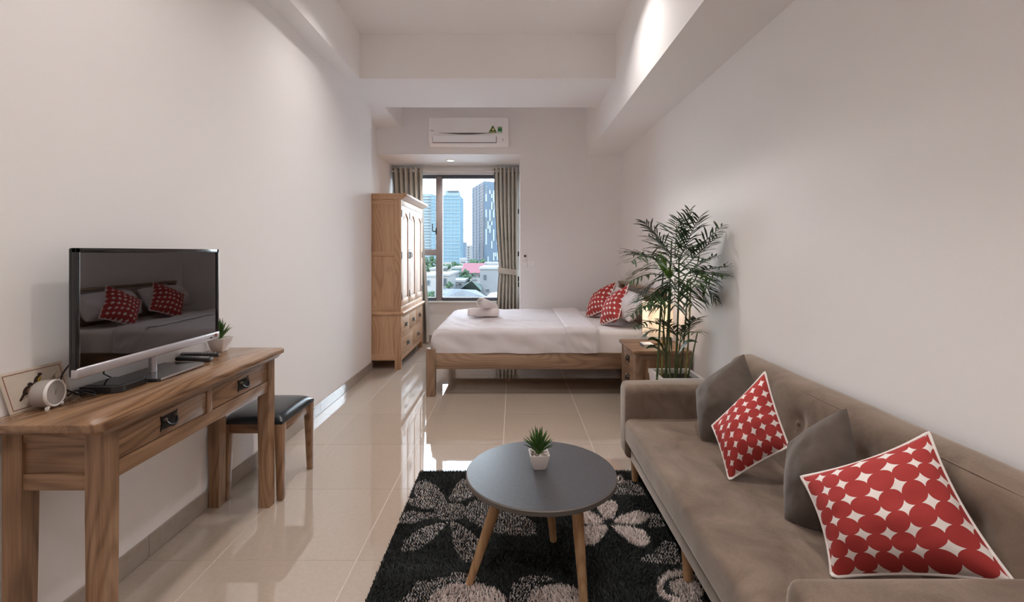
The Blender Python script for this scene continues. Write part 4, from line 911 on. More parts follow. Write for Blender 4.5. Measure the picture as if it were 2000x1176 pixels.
# ------------------------------------------------------------------ palm in square planter
px0, px1, py0, py1, pz = 0.995, 1.295, 3.17, 3.47, 0.452
pl = thing('potted_palm', 'tall bamboo palm in a white square planter behind the sofa', 'potted plant', ((px0 + px1) / 2, (py0 + py1) / 2, 0))
mb = MB(); rim = 0.026
def ring(i, z, s): return [(px0 + i + s, py0 + i + s, z), (px1 - i - s, py0 + i + s, z), (px1 - i - s, py1 - i - s, z), (px0 + i + s, py1 - i - s, z)]
R_ = [ring(0, 0, 0.055), ring(0, pz - 0.03, 0.004), ring(0, pz - 0.028, 0), ring(0, pz, 0), ring(rim, pz, 0), ring(rim, pz - 0.05, 0)]
for r in R_: mb.v += r
for i in range(5):
    for j in range(4): mb.f.append((i * 4 + j, i * 4 + (j + 1) % 4, (i + 1) * 4 + (j + 1) % 4, (i + 1) * 4 + j))
mb.f.append((3, 2, 1, 0)); obj('planter', mb, 'planter', pl, smooth=0, label='white square planter')
n = 22; obj('soil', MB().grid([[(px0 + rim + (px1 - px0 - 2 * rim) * i / n, py0 + rim + (py1 - py0 - 2 * rim) * j / n, pz - 0.032 + 0.010 * mnoise.noise(Vector((i * .7, j * .7, 0)))) for i in range(n + 1)] for j in range(n + 1)]), 'soil', pl, smooth=60)
rnd = random.Random(11)
WALLX = XR - 0.012
def clampx(p_):
    p_ = Vector(p_); 
    if p_.x > WALLX: p_.x = WALLX - 0.002 * rnd.random()
    return p_
def bez(a, b, c_, t): return a * (1 - t) ** 2 + b * 2 * t * (1 - t) + c_ * t * t
stems = [((1283, 733), (1296, 520), .010), ((1292, 736), (1300, 560), .009), ((1300, 735), (1312, 470), .010), ((1309, 737), (1311, 560), .008), ((1318, 735), (1326, 500), .010), ((1328, 733), (1343, 545), .009), ((1338, 738), (1349, 545), .009), ((1303, 733), (1290, 590), .008), ((1322, 737), (1332, 640), .007)]
for k, ((bx_, by_), (tx_, ty_), r) in enumerate(stems):
    Yb = 3.24 + 0.16 * ((k * 0.37) % 1); b = PZ(bx_, by_, pz - 0.035) if False else Vector(((bx_ - VX) / F * Yb, Yb, pz - 0.04)); tp = P(tx_, ty_, Yb + rnd.uniform(-.05, .05))
    mid = (b + tp) / 2 + Vector((rnd.uniform(-.03, .03), rnd.uniform(-.03, .03), 0)); pts = [bez(b, mid, tp, t) for t in np.linspace(0, 1, 15)]
    obj('stem', MB().tube(pts, [0.78 * r * (1.0 if i % 4 else 1.18) * (1 - 0.35 * i / 14) for i in range(15)], 8), 'stem_yellow' if k in (1, 6) else 'stem', pl)
obj('support_cane', MB().tube([P(1344, 734, 3.30), P(1362, 650, 3.28)], [0.006, 0.004], 6), 'stem', pl)
def frond(base, tip, sag, ll, pairs, mat, width=0.0060, start=0.18, upcurl=0.0):
    base, tip = Vector(base), clampx(tip); d = tip - base; L = d.length
    ctrl = (base + tip) / 2 + Vector((0, 0, sag * L)); mb = MB()
    ts = np.linspace(0, 1, 13); pts = [clampx(bez(base, ctrl, tip, t)) for t in ts]
    mb.tube(pts, [0.0035 * (1 - 0.75 * t) + 0.0006 for t in ts], 5)
    for k in range(pairs):
        t = start + (1 - start) * (k + 0.5) / pairs; p_ = bez(base, ctrl, tip, t); tg = (bez(base, ctrl, tip, min(1, t + .02)) - bez(base, ctrl, tip, t - .02)).normalized()
        sd_ = tg.cross(Vector((0, 0, 1)));
        sd_ = sd_.normalized() if sd_.length > .05 else Vector((1, 0, 0)); up = sd_.cross(tg).normalized()
        env = math.sin(math.pi * (0.22 + 0.70 * (k + .5) / pairs)) ** 0.7
        for e in (-1, 1):
            l_ = ll * env * rnd.uniform(0.65, 1.2); sw = rnd.uniform(0.45, 1.05)
            dir_ = (sd_ * e * 0.80 + tg * sw + up * rnd.uniform(0.05, 0.35)).normalized()
            rowA, rowB = [], []; drp = rnd.uniform(0.10, 0.42)
            wv = dir_.cross(up).normalized() * width
            for q in range(5):
                u = q / 4; c_ = p_ + dir_ * l_ * u + Vector((0, 0, -drp * l_ * u * u)); ww = (math.sin(math.pi * (0.10 + 0.88 * u)) ** 0.8)
                rowA.append(clampx(c_ + wv * ww)); rowB.append(clampx(c_ - wv * ww + Vector((0, 0, 0.0015))))
            mb.grid([rowA, rowB])
    return obj('frond', mb, mat, pl, smooth=60, flip=False)
Yp = 3.30
F_ = [((1296, 520), (1225, 497), .22, 3.20), ((1296, 522), (1232, 512), .30, 3.02), ((1300, 530), (1236, 536), .28, 3.38), ((1300, 540), (1228, 552), .20, 3.15), ((1312, 500), (1258, 434), .10, 3.25),
      ((1312, 500), (1266, 462), .16, 3.42), ((1320, 505), (1348, 409), -.02, 3.22), ((1318, 505), (1322, 430), .02, 3.5), ((1326, 510), (1366, 424), .06, 3.1), ((1330, 515), (1412, 440), .02, 2.99), ((1340, 520), (1402, 462), .06, 3.06),
      ((1340, 535), (1424, 520), .02, 2.95), ((1345, 540), (1420, 540), .12, 2.96), ((1345, 545), (1398, 585), .30, 3.12), ((1340, 550), (1376, 588), .34, 3.25), ((1345, 535), (1400, 500), .16, 3.12), ((1330, 530), (1388, 548), .32, 3.05),
      ((1300, 545), (1240, 588), .30, 3.28), ((1298, 560), (1262, 600), .25, 3.1), ((1310, 550), (1285, 598), .34, 3.4), ((1318, 545), (1318, 600), .40, 3.05), ((1326, 545), (1352, 598), .38, 3.42),
      ((1310, 520), (1276, 520), .34, 2.98), ((1320, 515), (1346, 520), .34, 2.95), ((1312, 512), (1290, 480), .12, 3.0), ((1326, 512), (1360, 478), .14, 3.45), ((1318, 525), (1304, 556), .45, 3.0), ((1332, 528), (1362, 560), .40, 2.97),
      ((1290, 600), (1230, 618), .26, 3.12), ((1296, 640), (1236, 640), .20, 3.02), ((1296, 650), (1262, 650), .34, 3.3),
      ((1332, 660), (1360, 622), .10, 3.15), ((1326, 665), (1300, 628), .10, 3.2), ((1330, 668), (1358, 650), .22, 3.05)]
for k, (b, t, sg, Yt) in enumerate(F_):
    pxL = math.hypot(t[0] - b[0], t[1] - b[1]); low = b[1] > 590
    frond(P(b[0], b[1], Yp), P(t[0], t[1], Yt), sg, (0.175 if not low else 0.13), 13 if pxL > 45 else 10, 'leaf_dark' if k % 3 else 'leaf')
for (b, t, Yt) in (((1305, 545), (1288, 486), 3.10), ((1308, 545), (1308, 515), 3.02)):      # pale unopened spears
    bb, tt = P(b[0], b[1], 3.12), P(t[0], t[1], Yt); mb = MB()
    for q in range(9):
        o_ = Vector(((q - 4) * 0.010, 0.004 * (q % 3), 0.0)); rowA = [bb.lerp(tt + o_ + Vector((0, 0, -0.012 * abs(q - 4))), u) + Vector((-0.005 * math.sin(math.pi * u), 0, 0)) for u in np.linspace(0, 1, 6)]; rowB = [p_ + Vector((0.011 * math.sin(math.pi * (0.15 + 0.8 * i / 5)), 0.003, 0)) for i, p_ in enumerate(rowA)]
        mb.grid([rowA, rowB])
    obj('young_frond', mb, 'leaf_new', pl, smooth=60, flip=False, label='pale green unopened frond')
for (b, t, w_) in (((1300, 690), (1266, 663), .030), ((1300, 700), (1262, 680), .026), ((1326, 690), (1362, 668), .022), ((1312, 690), (1306, 660), .028)):
    bb, tt = P(b[0], b[1], 3.12), P(t[0], t[1], 3.02); rows = []
    for u in np.linspace(0, 1, 8):
        c_ = bb.lerp(tt, u) + Vector((0, 0, 0.035 * math.sin(math.pi * u))); ww = w_ * math.sin(math.pi * (0.05 + 0.93 * u)) ** 0.8; rows.append([c_ + Vector((0, -ww, ww * .5)), c_ + Vector((0, 0, -0.004)), c_ + Vector((0, ww, ww * .5))])
    obj('broad_leaf', MB().grid(rows), 'leaf', pl, smooth=60, flip=False)

# ------------------------------------------------------------------ sofa
sf = thing('sofa', 'brown velvet three-seat sofa with button back along the right wall', 'sofa', (1.0, 1.85, 0))
SFY0, SFY1, SFX0 = 0.93, 2.755, 0.622
AT = 0.165
def rbox(x0, x1, y0, y1, z0, z1, r, seg=5): return MB().box(x0, x1, y0, y1, z0, z1, bev=r, seg=seg)
# seat: profile in XZ along Y
def loft_y(prof, y0, y1, ny, endr=0.0, disp=None, cen=None):
    cx, cz = cen; rows = []
    ys = np.linspace(y0, y1, ny) if not endr else np.array([y0 + endr * (1 - math.cos(t)) for t in np.linspace(0, math.pi / 2, 7)] + list(np.linspace(y0 + endr, y1 - endr, ny))[1:-1] + [y1 - endr * (1 - math.cos(t)) for t in np.linspace(math.pi / 2, 0, 7)])
    for y in ys:
        e = min(y - y0, y1 - y); ins = (endr - math.sqrt(max(0, endr ** 2 - (endr - min(e, endr)) ** 2))) if endr else 0
        row = []
        for x, z in prof:
            v = Vector((x - cx, 0, z - cz)); L = v.length or 1; p_ = Vector((cx, y, cz)) + v * max(0.0, (L - ins) / L)
            if disp: p_ += disp(p_)
            row.append(p_)
        rows.append(row + [row[0]])
    mb = MB().grid(rows); k = len(rows[0]); mb.f.append(tuple(range(k - 1))); o_ = (len(rows) - 1) * k; mb.f.append(tuple(range(o_, o_ + k - 1))); return mb
def rounded(poly, radii, n=6):
    out = []; N = len(poly)
    for i in range(N):
        p0, p1, p2 = Vector(poly[i - 1]), Vector(poly[i]), Vector(poly[(i + 1) % N]); r = radii[i]
        a = p1 + (p0 - p1).normalized() * r; b = p1 + (p2 - p1).normalized() * r
        for t in np.linspace(0, 1, n): q = a * (1 - t) ** 2 + p1 * 2 * t * (1 - t) + b * t * t; out.append((q.x, q.y))
    return out
def dens(prof, m=0.03):
    out = []
    for i in range(len(prof)):
        a, b = Vector(prof[i]), Vector(prof[(i + 1) % len(prof)]); k = max(1, int((b - a).length / m))
        for q in range(k): c_ = a.lerp(b, q / k); out.append((c_.x, c_.y))
    return out
seat_prof = dens(rounded([(SFX0 - 0.002, 0.258), (SFX0 - 0.004, 0.392), (1.20, 0.385), (1.20, 0.258)], [0.02, 0.045, 0.02, 0.02]))
obj('seat', loft_y(seat_prof, SFY0 + AT - 0.01, SFY1 - AT + 0.01, 60, 0, lambda p_: Vector((0, 0, 0.006 * mnoise.noise(p_ * 3) + 0.003 * mnoise.noise(p_ * 11))) if p_.z > 0.36 else Vector((0.003 * mnoise.noise(p_ * 6), 0, 0)), (0.9, 0.32)), 'sofa_velvet', sf, smooth=60)
obj('base_frame', rbox(SFX0 + 0.030, 1.28, SFY0 + 0.02, SFY1 - 0.02, 0.150, 0.262, 0.012, 3), 'sofa_velvet', sf)
btn = []
for y in (1.25, 1.625, 2.0, 2.375): btn.append((y, 0.580))
BXF = lambda z: 1.135 + 0.10 * (z - 0.39) / 0.32                     # front face of the back
back_prof = dens(rounded([(1.135, 0.28), (1.238, 0.728), (1.362, 0.742), (1.372, 0.28)], [0.02, 0.055, 0.05, 0.02], 8), 0.018)
def tuft(p_):
    d = Vector((0, 0, 0))
    for y, z in btn:
        q = (p_.y - y) ** 2 + (p_.z - z) ** 2
        if p_.x < 1.27: d += Vector((0.030 * math.exp(-q / 0.0026), 0, 0))
    return d + Vector((0.004 * mnoise.noise(p_ * 4), 0, 0.003 * mnoise.noise(p_ * 3)))
obj('backrest', loft_y(back_prof, SFY0 + 0.03, SFY1 - 0.05, 110, 0.07, tuft, (1.27, 0.45)), 'sofa_velvet', sf, smooth=60)
sm = MB().tube([(1.246 + 0.002 * math.sin(y * 9), y, 0.712) for y in np.linspace(SFY0 + 0.1, SFY1 - 0.13, 50)], 0.0022, 6); obj('seam', sm, 'sofa_velvet', sf)
for y, z in btn:
    x = BXF(z) + 0.020
    obj('button', MB().lathe([(0.004, 0), (0.012, 0.001), (0.013, 0.005), (0.009, 0.009), (0.003, 0.010)], (x, y, z), 18, Matrix(((0, 0, -0.97), (0, 1, 0), (1, 0, 0.25)))), 'sofa_velvet', sf)
def arm(y0, y1):
    pr = rounded([(y0 + 0.012, 0.165), (y0, 0.570), (y1, 0.570), (y1 - 0.012, 0.165)], [0.02, 0.05, 0.05, 0.02], 8)
    rows = []; r = 0.03; x0, x1 = SFX0, 1.30; cy = (y0 + y1) / 2; cz = 0.36
    xs = [x0 + r * (1 - math.cos(t)) for t in np.linspace(0, math.pi / 2, 7)] + list(np.linspace(x0 + r, x1, 24))[1:]
    for x in xs:
        e = min(x - x0, r); ins = r - math.sqrt(max(0, r * r - (r - e) ** 2)); row = []
        for y, z in pr:
            p_ = Vector((x, cy + (y - cy) * (1 - ins / ((y1 - y0) / 2)), cz + (z - cz) * (1 - ins / 0.2))); row.append(p_ + Vector((0, 0.003 * mnoise.noise(p_ * 6), 0.003 * mnoise.noise(p_ * 5))))
        rows.append(row + [row[0]])
    mb = MB().grid(rows); k = len(rows[0]); mb.f.append(tuple(range(k - 1))); o_ = (len(rows) - 1) * k; mb.f.append(tuple(range(o_, o_ + k - 1)))
    a_ = obj('armrest', mb, 'sofa_velvet', sf, smooth=60)
arm(SFY0, SFY0 + AT); arm(SFY1 - AT, SFY1)
for (x, y) in ((0.69, 2.665), (0.69, 1.86), (0.69, 1.05), (1.27, 2.665), (1.27, 1.86), (1.27, 1.05)):
    zf = 0.016 if x < 0.86 else 0.0
    obj('leg', MB().tube([(x, y, zf), (x, y, 0.152)], [0.017, 0.026], 16), 'leg_wood', sf)

SZ = 0.388
cushion('cushion', 'plain grey-brown cushion at the far end of the sofa', 'cushion', [P(1368, 858, 2.30), P(1500, 850, 2.12), P(1453, 692, 2.36), P(1359, 756, 2.44)], 0.110, 'grey_velvet', 'plain cushions on the sofa', pinch=-0.04, power=1.9, dome=0.75, bot=0.5, zmin=SZ + 0.004, seed=10)
cushion('cushion', 'plain grey-brown cushion between the two red cushions on the sofa', 'cushion', [P(1533, 1018, 1.62), P(1690, 1040, 1.45), P(1654, 798, 1.67), P(1538, 866, 1.72)], 0.115, 'grey_velvet', 'plain cushions on the sofa', pinch=-0.07, power=1.9, dome=0.75, bot=0.5, zmin=SZ + 0.004, seed=11)
cushion('cushion', 'red dotted cushion with white piping in the middle of the sofa', 'cushion', [P(1424, 938, 1.90), P(1541, 873, 1.84), P(1494, 727, 2.02), P(1391, 832, 2.05)], 0.095, 'red_dots_1', 'red dotted cushions', pipe=0.0048, zmin=SZ + 0.006, bot=0.5, pinch=0.05, dome=0.7, seed=12)
cushion('cushion', 'large red dotted cushion nearest the front arm of the sofa', 'cushion', [P(1624, 1128, 1.335), P(1985, 1142, 1.112), P(1814, 845, 1.385), P(1565, 932, 1.49)], 0.110, 'red_dots_0', 'red dotted cushions', pipe=0.0048, zmin=SZ + 0.006, bot=0.5, pinch=0.10, dome=0.7, seed=13)

# ------------------------------------------------------------------ coffee table and plant
TC, TR, TZ = Vector((0.113, 1.908, 0)), 0.302, 0.424
tb = thing('coffee_table', 'round grey-topped coffee table on three wooden legs', 'coffee table', (TC.x, TC.y, 0.016))
obj('table_top', MB().lathe([(TR - 0.002, TZ - 0.020), (TR, TZ - 0.018), (TR, TZ - 0.003), (TR - 0.003, TZ)], TC, 96), 'table_rim', tb, smooth=40)
obj('top_surface', MB().lathe([(TR - 0.003, TZ - 0.0005), (TR - 0.004, TZ + 0.0008)], TC, 96), 'table_grey', tb, smooth=40, label='matt dark grey laminate surface')
for (fx, fy), (hx, hy) in zip(((917, 1139), (1141, 1186), (1081, 1056)), ((-0.155, -0.085), (0.125, -0.125), (0.03, 0.15))):
    ft = PZ(fx, fy, 0.017); hp = TC + Vector((hx, hy, TZ - 0.022))
    lg = obj('leg', MB().tube([ft, ft.lerp(hp, 0.5), hp], [0.0150, 0.020, 0.0245], 18), 'leg_wood', tb)
    obj('leg_plate', MB().lathe([(0.034, TZ - 0.026), (0.034, TZ - 0.020)], (hp.x, hp.y, 0), 20), 'iron', tb)
pp = PZ(1053, 916, TZ)
spiky('potted_plant', 'small spiky green plant in white pot on the round coffee table', (pp.x, pp.y + 0.012, TZ + 0.001), 0.0400, 34, 0.110, 1.0, 0.08, 5)

# ------------------------------------------------------------------ rug with pile
RX0, RX1, RY0, RY1 = -0.552, 0.86, 0.75, 2.80
rg = thing('rug', 'black shaggy rug with cream and speckled flowers under the coffee table', 'rug', ((RX0 + RX1) / 2, (RY0 + RY1) / 2, 0))
obj('backing', bx(RX0, RX1, RY0, RY1, 0.0, 0.006, bev=0.002), 'rug_base', rg)
def to_floor(px, py, z=0.014):
    Y = (CZ - z) * F / (np.asarray(py, float) - VY); return (np.asarray(px, float) - VX) / F * Y, Y
rng = np.random.default_rng(5)
g = 0.0050
gxx, gyy = np.meshgrid(np.arange(RX0 + 0.004, RX1 - 0.003, g), np.arange(RY0 + 0.004, RY1 - 0.003, g))
X = (gxx + rng.uniform(-.45, .45, gxx.shape) * g).ravel(); Y = (gyy + rng.uniform(-.45, .45, gyy.shape) * g).ravel()
X = np.clip(X, RX0 + 0.003, RX1 - 0.003); Y = np.clip(Y, RY0 + 0.003, RY1 - 0.003)
cls = np.zeros(len(X), int)                       # 0 black, 1 speckled, 2 cream
def a7(x, y): return 700 + x * .35, 780 + y * .35
def a4(x, y): return 700 + x * .2347, 900 + y * .2347
def a5(x, y): return 1080 + x * .2177, 920 + y * .2177
def inpoly(poly):
    m = np.zeros(len(X), bool); n = len(poly)
    for i in range(n):
        (x1, y1), (x2, y2) = poly[i], poly[(i + 1) % n]
        if y1 == y2: continue
        c_ = ((y1 > Y) != (y2 > Y)) & (X < (x2 - x1) * (Y - y1) / (y2 - y1) + x1); m ^= c_
    return m
def petal(conv, a, b, w0, w1, c_):
    """petal from pixel point a (root) to b (tip), half widths in pixels near root / near tip"""
    (ax, ay), (bx2, by2) = a, b; dx, dy = bx2 - ax, by2 - ay; L = math.hypot(dx, dy); nx, ny = -dy / L, dx / L; pts = []
    prof = [(0, .12), (.12, .45), (.3, .8), (.5, 1), (.7, 1), (.85, .8), (.95, .45), (1, .05)]
    for t, q in prof: w_ = (w0 + (w1 - w0) * t) * q; pts.append((ax + dx * t + nx * w_, ay + dy * t + ny * w_))
    for t, q in prof[::-1]: w_ = (w0 + (w1 - w0) * t) * q; pts.append((ax + dx * t - nx * w_, ay + dy * t - ny * w_))
    paint(conv, pts, c_)
def paint(conv, pts, c_):
    poly = []
    for p_ in pts: q = conv(*p_); x, y = to_floor(q[0], q[1]); poly.append((float(x), float(y)))
    cls[inpoly(poly)] = c_
# speckled daisy on the left
petal(a4, (745, 365), (470, 190), 70, 95, 1); petal(a4, (755, 330), (985, 165), 70, 95, 1); petal(a4, (690, 400), (400, 320), 30, 42, 1)
paint(a4, [(700, 430), (520, 420), (385, 405), (330, 520), (470, 512), (620, 465), (720, 470)], 1)
petal(a4, (745, 505), (350, 735), 62, 70, 1); petal(a4, (765, 490), (1000, 830), 75, 130, 1)
paint(a4, [(640, 380), (700, 350), (880, 350), (960, 330), (1080, 330), (1300, 400), (1480, 520), (1490, 620), (1280, 620), (1110, 600), (1020, 550), (890, 480), (700, 490), (620, 440)], 1)
petal(a4, (880, 370), (1250, 290), 30, 60, 1)
paint(a4, [(890, 345), (930, 320), (910, 372), (860, 372)], 0); paint(a4, [(890, 490), (1010, 560), (1010, 590), (930, 530)], 0); paint(a4, [(500, 395), (640, 398), (600, 418), (510, 412)], 0)
# cream flower on the right with a dark heart
petal(a5, (510, 450), (480, 265), 55, 110, 2); petal(a5, (530, 450), (860, 405), 45, 68, 2); petal(a5, (535, 495), (865, 640), 42, 92, 2); petal(a5, (500, 500), (250, 620), 60, 100, 2); petal(a5, (480, 460), (190, 390), 45, 70, 2)
paint(a5, [(455, 440), (500, 420), (560, 450), (555, 490), (500, 500), (450, 485)], 0)
paint(a5, [(850, 370), (980, 380), (1010, 500), (850, 500), (870, 440)], 1); paint(a5, [(740, 770), (900, 730), (1000, 610), (1100, 640), (1160, 840), (960, 830), (800, 800)], 1)
paint(a5, [(560, 60), (700, 80), (790, 130), (830, 215), (540, 210)], 1); paint(a5, [(580, 45), (620, 40), (640, 100), (590, 110)], 2); paint(a5, [(596, 50), (618, 60), (612, 95), (588, 92)], 0)
def ell(conv, cx, cy, rx, ry, c_): paint(conv, [(cx + rx * math.cos(t), cy + ry * math.sin(t)) for t in np.linspace(0, 2 * math.pi, 40, endpoint=False)], c_)
ell(a5, 1150, 1040, 225, 145, 2); ell(a5, 1160, 1040, 175, 95, 0); ell(a5, 1190, 1045, 140, 80, 2); ell(a5, 1200, 1200, 160, 60, 2)
# lower flowers
paint(a7, [(220, 1131), (330, 1010), (480, 985), (540, 960), (620, 965), (690, 1000), (560, 1030), (430, 1080), (380, 1150), (300, 1200), (200, 1200)], 1)
ell(a7, 610, 1130, 220, 105, 2); ell(a7, 1110, 1120, 170, 85, 2)
paint(a7, [(830, 1150), (860, 1020), (960, 1010), (1030, 1030), (940, 1110), (900, 1200), (830, 1200)], 1); paint(a7, [(880, 1000), (960, 975), (1050, 980), (1110, 1005), (980, 1020)], 1)
ell(a7, 820, 1300, 120, 60, 1); ell(a7, 1500, 1300, 200, 60, 1); ell(a7, 400, 1330, 160, 60, 2)
X_ = X; n_t = len(X)
base = np.array([[0.046, 0.051, 0.050], [0, 0, 0], [0.90, 0.80, 0.76]])
col = base[cls].copy(); tone = rng.uniform(0.55, 1.6, n_t); col[cls == 0] *= tone[cls == 0][:, None]; col[cls == 2] *= rng.uniform(0.72, 1.12, n_t)[cls == 2][:, None]
sp_ = cls == 1; wv = np.sin(X * 500 + 1.8 * np.sin(Y * 330)) + rng.uniform(-.6, .6, n_t); wh = wv > 0.0
warm = rng.uniform(0, 1, n_t) > 0.8
col[sp_ & wh] = (0.93, 0.89, 0.88); col[sp_ & wh & warm] = (0.70, 0.54, 0.42); col[sp_ & ~wh] = (0.030, 0.033, 0.038)
hgt = np.where(cls == 1, 0.0085, np.where(cls == 2, 0.0150, 0.0130)) * rng.uniform(0.75, 1.15, n_t)
ang = rng.uniform(0, 2 * math.pi, n_t); lean_ = np.where(cls == 1, 0.35, 1.0) * rng.uniform(0.2, 1.0, n_t) * hgt; wd_ = np.where(cls == 1, 0.0021, 0.0019)
bA = ang + rng.uniform(0, 6.28, n_t)
nz = np.array([mnoise.noise(Vector((float(a) * 7, float(b) * 7, 0))) for a, b in zip(X[::1], Y[::1])]); dirx = np.cos(ang) * .7 + nz * 1.1; diry = np.sin(ang) * .7 - nz * .8
lx, ly = np.cos(bA) * wd_, np.sin(bA) * wd_
z0 = np.full(n_t, 0.0055)
v0 = np.stack([X + lx, Y + ly, z0], 1); v1 = np.stack([X - lx, Y - ly, z0], 1)
mxx, myy = X + dirx * lean_ * .35, Y + diry * lean_ * .35
v2 = np.stack([mxx - lx * .9, myy - ly * .9, 0.0055 + hgt * .6], 1); v3 = np.stack([mxx + lx * .9, myy + ly * .9, 0.0055 + hgt * .6], 1)
txx, tyy = X + dirx * lean_, Y + diry * lean_
v4 = np.stack([txx - lx * .45, tyy - ly * .45, 0.0055 + hgt], 1); v5 = np.stack([txx + lx * .45, tyy + ly * .45, 0.0055 + hgt], 1)
vv = np.stack([v0, v1, v2, v3, v4, v5], 1).reshape(-1, 3)
vv[:, 0] = np.clip(vv[:, 0], RX0 - 0.004, RX1 + 0.004); vv[:, 1] = np.clip(vv[:, 1], RY0 - 0.004, RY1 + 0.004)
cen = np.array([(RX0 + RX1) / 2, (RY0 + RY1) / 2, 0.012])
me = bpy.data.meshes.new('pile'); idx = np.arange(n_t) * 6
loops = np.stack([idx, idx + 1, idx + 2, idx + 3, idx + 3, idx + 2, idx + 4, idx + 5], 1).ravel()
me.vertices.add(n_t * 6); me.vertices.foreach_set('co', (vv - cen).astype(np.float32).ravel())
me.loops.add(n_t * 8); me.loops.foreach_set('vertex_index', loops.astype(np.int32))
me.polygons.add(n_t * 2); me.polygons.foreach_set('loop_start', (np.arange(n_t * 2) * 4).astype(np.int32)); me.update(calc_edges=True)
ca = me.color_attributes.new('Col', 'FLOAT_COLOR', 'POINT'); ca.data.foreach_set('color', np.repeat(np.concatenate([col, np.ones((n_t, 1))], 1), 6, axis=0).astype(np.float32).ravel())
me.materials.append(MATS['rug_pile']); link('pile', me, Vector(cen.tolist()), rg, kind='stuff', label='shaggy pile with cream and speckled flower pattern')

# ------------------------------------------------------------------ air conditioner and small wall things
a, b = P(836, 228, 5.86), P(993.5, 283, 5.86)
ac = thing('air_conditioner', 'white wall air conditioner with green stickers above the window alcove', 'air conditioner', ((a.x + b.x) / 2, YAC, b.z))
ax0, ax1, az0, az1 = a.x, b.x, b.z, a.z
pr = [(YAC - 0.001, az0 + 0.01), (YAC - 0.001, az1), (YAC - 0.16, az1), (YAC - 0.188, az1 - 0.012), (YAC - 0.192, az1 - 0.20), (YAC - 0.184, az1 - 0.26), (YAC - 0.160, az0 + 0.035), (YAC - 0.11, az0 + 0.002), (YAC - 0.08, az0)]
mb = MB(); mb.prism([(ax0, y, z) for y, z in pr], (ax1 - ax0, 0, 0)); bm = bmesh.new(); me = bpy.data.meshes.new('t'); me.from_pydata(mb.v, [], mb.f); bm.from_mesh(me)
bmesh.ops.bevel(bm, geom=[e for e in bm.edges if abs((e.verts[0].co - e.verts[1].co).x) < .01 and min(e.verts[0].co.y, e.verts[1].co.y) < YAC - .05], offset=0.012, segments=3, profile=0.5, affect='EDGES'); mb = MB(); mb._dump(bm)
obj('casing', mb, 'ac_white', ac, smooth=45)
yf = YAC - 0.195
sm = MB(); up_, dn_ = [], []
for t in np.linspace(0, 1, 25):
    x = P(857, 0, 5.86).x + (P(965, 0, 5.86).x - P(857, 0, 5.86).x) * t; zc_ = P(0, 259.5, 5.86).z - 0.010 * math.sin(math.pi * t); th = 0.009 * math.sin(math.pi * t) ** 1.6 + 0.0006
    up_.append((x, yf, zc_ + th)); dn_.append((x, yf, zc_ - th))
sm.prism(up_ + dn_[::-1], (0, 0.006, 0)); obj('intake_groove_shade', sm, 'ac_shade_ink', ac, smooth=0)  # dark strip on the casing paints the shade of the groove
f0, f1 = P(845, 267, 5.86), P(969, 278, 5.86)
def flapbox(x0, x1, z0, z1, k0, k1, nm, mt):
    m_ = MB(); sl = lambda z: YAC - 0.184 + (az1 - 0.26 - z) / (az1 - 0.26 - az0 - 0.035) * 0.024
    m_.prism([(x0, sl(z1) - k0, z1), (x1, sl(z1) - k0, z1), (x1, sl(z0) - k0, z0), (x0, sl(z0) - k0, z0)], (0, k0 - k1, 0)); return obj(nm, m_, mt, ac, smooth=0)
flapbox(f0.x - 0.005, f1.x + 0.005, az0 + 0.030, az0 + 0.105, 0.001, 0.004, 'outlet_gap_shade', 'ac_shade_ink'); flapbox(f0.x, f1.x - 0.002, az0 + 0.037, az0 + 0.112, 0.003, 0.008, 'outlet_flap', 'ac_flap')  # dark sheet behind the flap paints the outlet's shade
def fp(px, py, k=0.0): p_ = P(px, py, 5.86); return Vector((p_.x, YAC - 0.1925 - k, p_.z))
def sticker(pts, nm, mt, k=0.0, par=None): m_ = MB(); m_.prism([fp(x, y, k) for x, y in pts], (0, -0.0012, 0)); return obj(nm, m_, mt, par or ac, smooth=0)
tri = sticker([(962, 245.5), (963, 245.5), (970.2, 258.3), (969.6, 259.8), (955.4, 259.8), (954.8, 258.3)], 'triangle_sticker', 'sticker_green')
sticker([(962.5, 248.5), (967.3, 256.8), (957.5, 256.8)], 'sticker_field', 'sticker_dark', 0.0013, tri)
star = [(963.2 + (3.6 if i % 2 == 0 else 1.7) * math.sin(i * math.pi / 5 + .3), 253.2 - (3.6 if i % 2 == 0 else 1.7) * math.cos(i * math.pi / 5 + .3)) for i in range(10)]
sticker(star, 'sticker_star', 'sticker_cream', 0.0026, tri); sticker([(957, 257.4), (968, 257.4), (968.4, 258.6), (956.6, 258.6)], 'sticker_band', 'sticker_cream', 0.0013, tri)
rc = sticker([(972.2, 248.2), (980.6, 248.2), (980.6, 259.8), (972.2, 259.8)], 'label_sticker', 'sticker_green_b'); sticker([(972.8, 257), (980, 257), (980, 259.2), (972.8, 259.2)], 'sticker_band', 'sticker_white', .0013, rc); sticker([(972.8, 249.8), (980, 249.8), (980, 250.4), (972.8, 250.4)], 'sticker_band', 'sticker_cream', .0013, rc)
for i in range(6): sticker([(840 + i * 1.3, 254.8), (840.9 + i * 1.3, 254.8), (840.9 + i * 1.3, 255.9), (840 + i * 1.3, 255.9)], 'logo_mark', 'ac_shade_ink')
sticker([(980.5, 271), (984, 271), (982.6, 274), (982.6, 277), (981.8, 277), (981.8, 274)], 'indicator', 'remote_grey', -0.006)

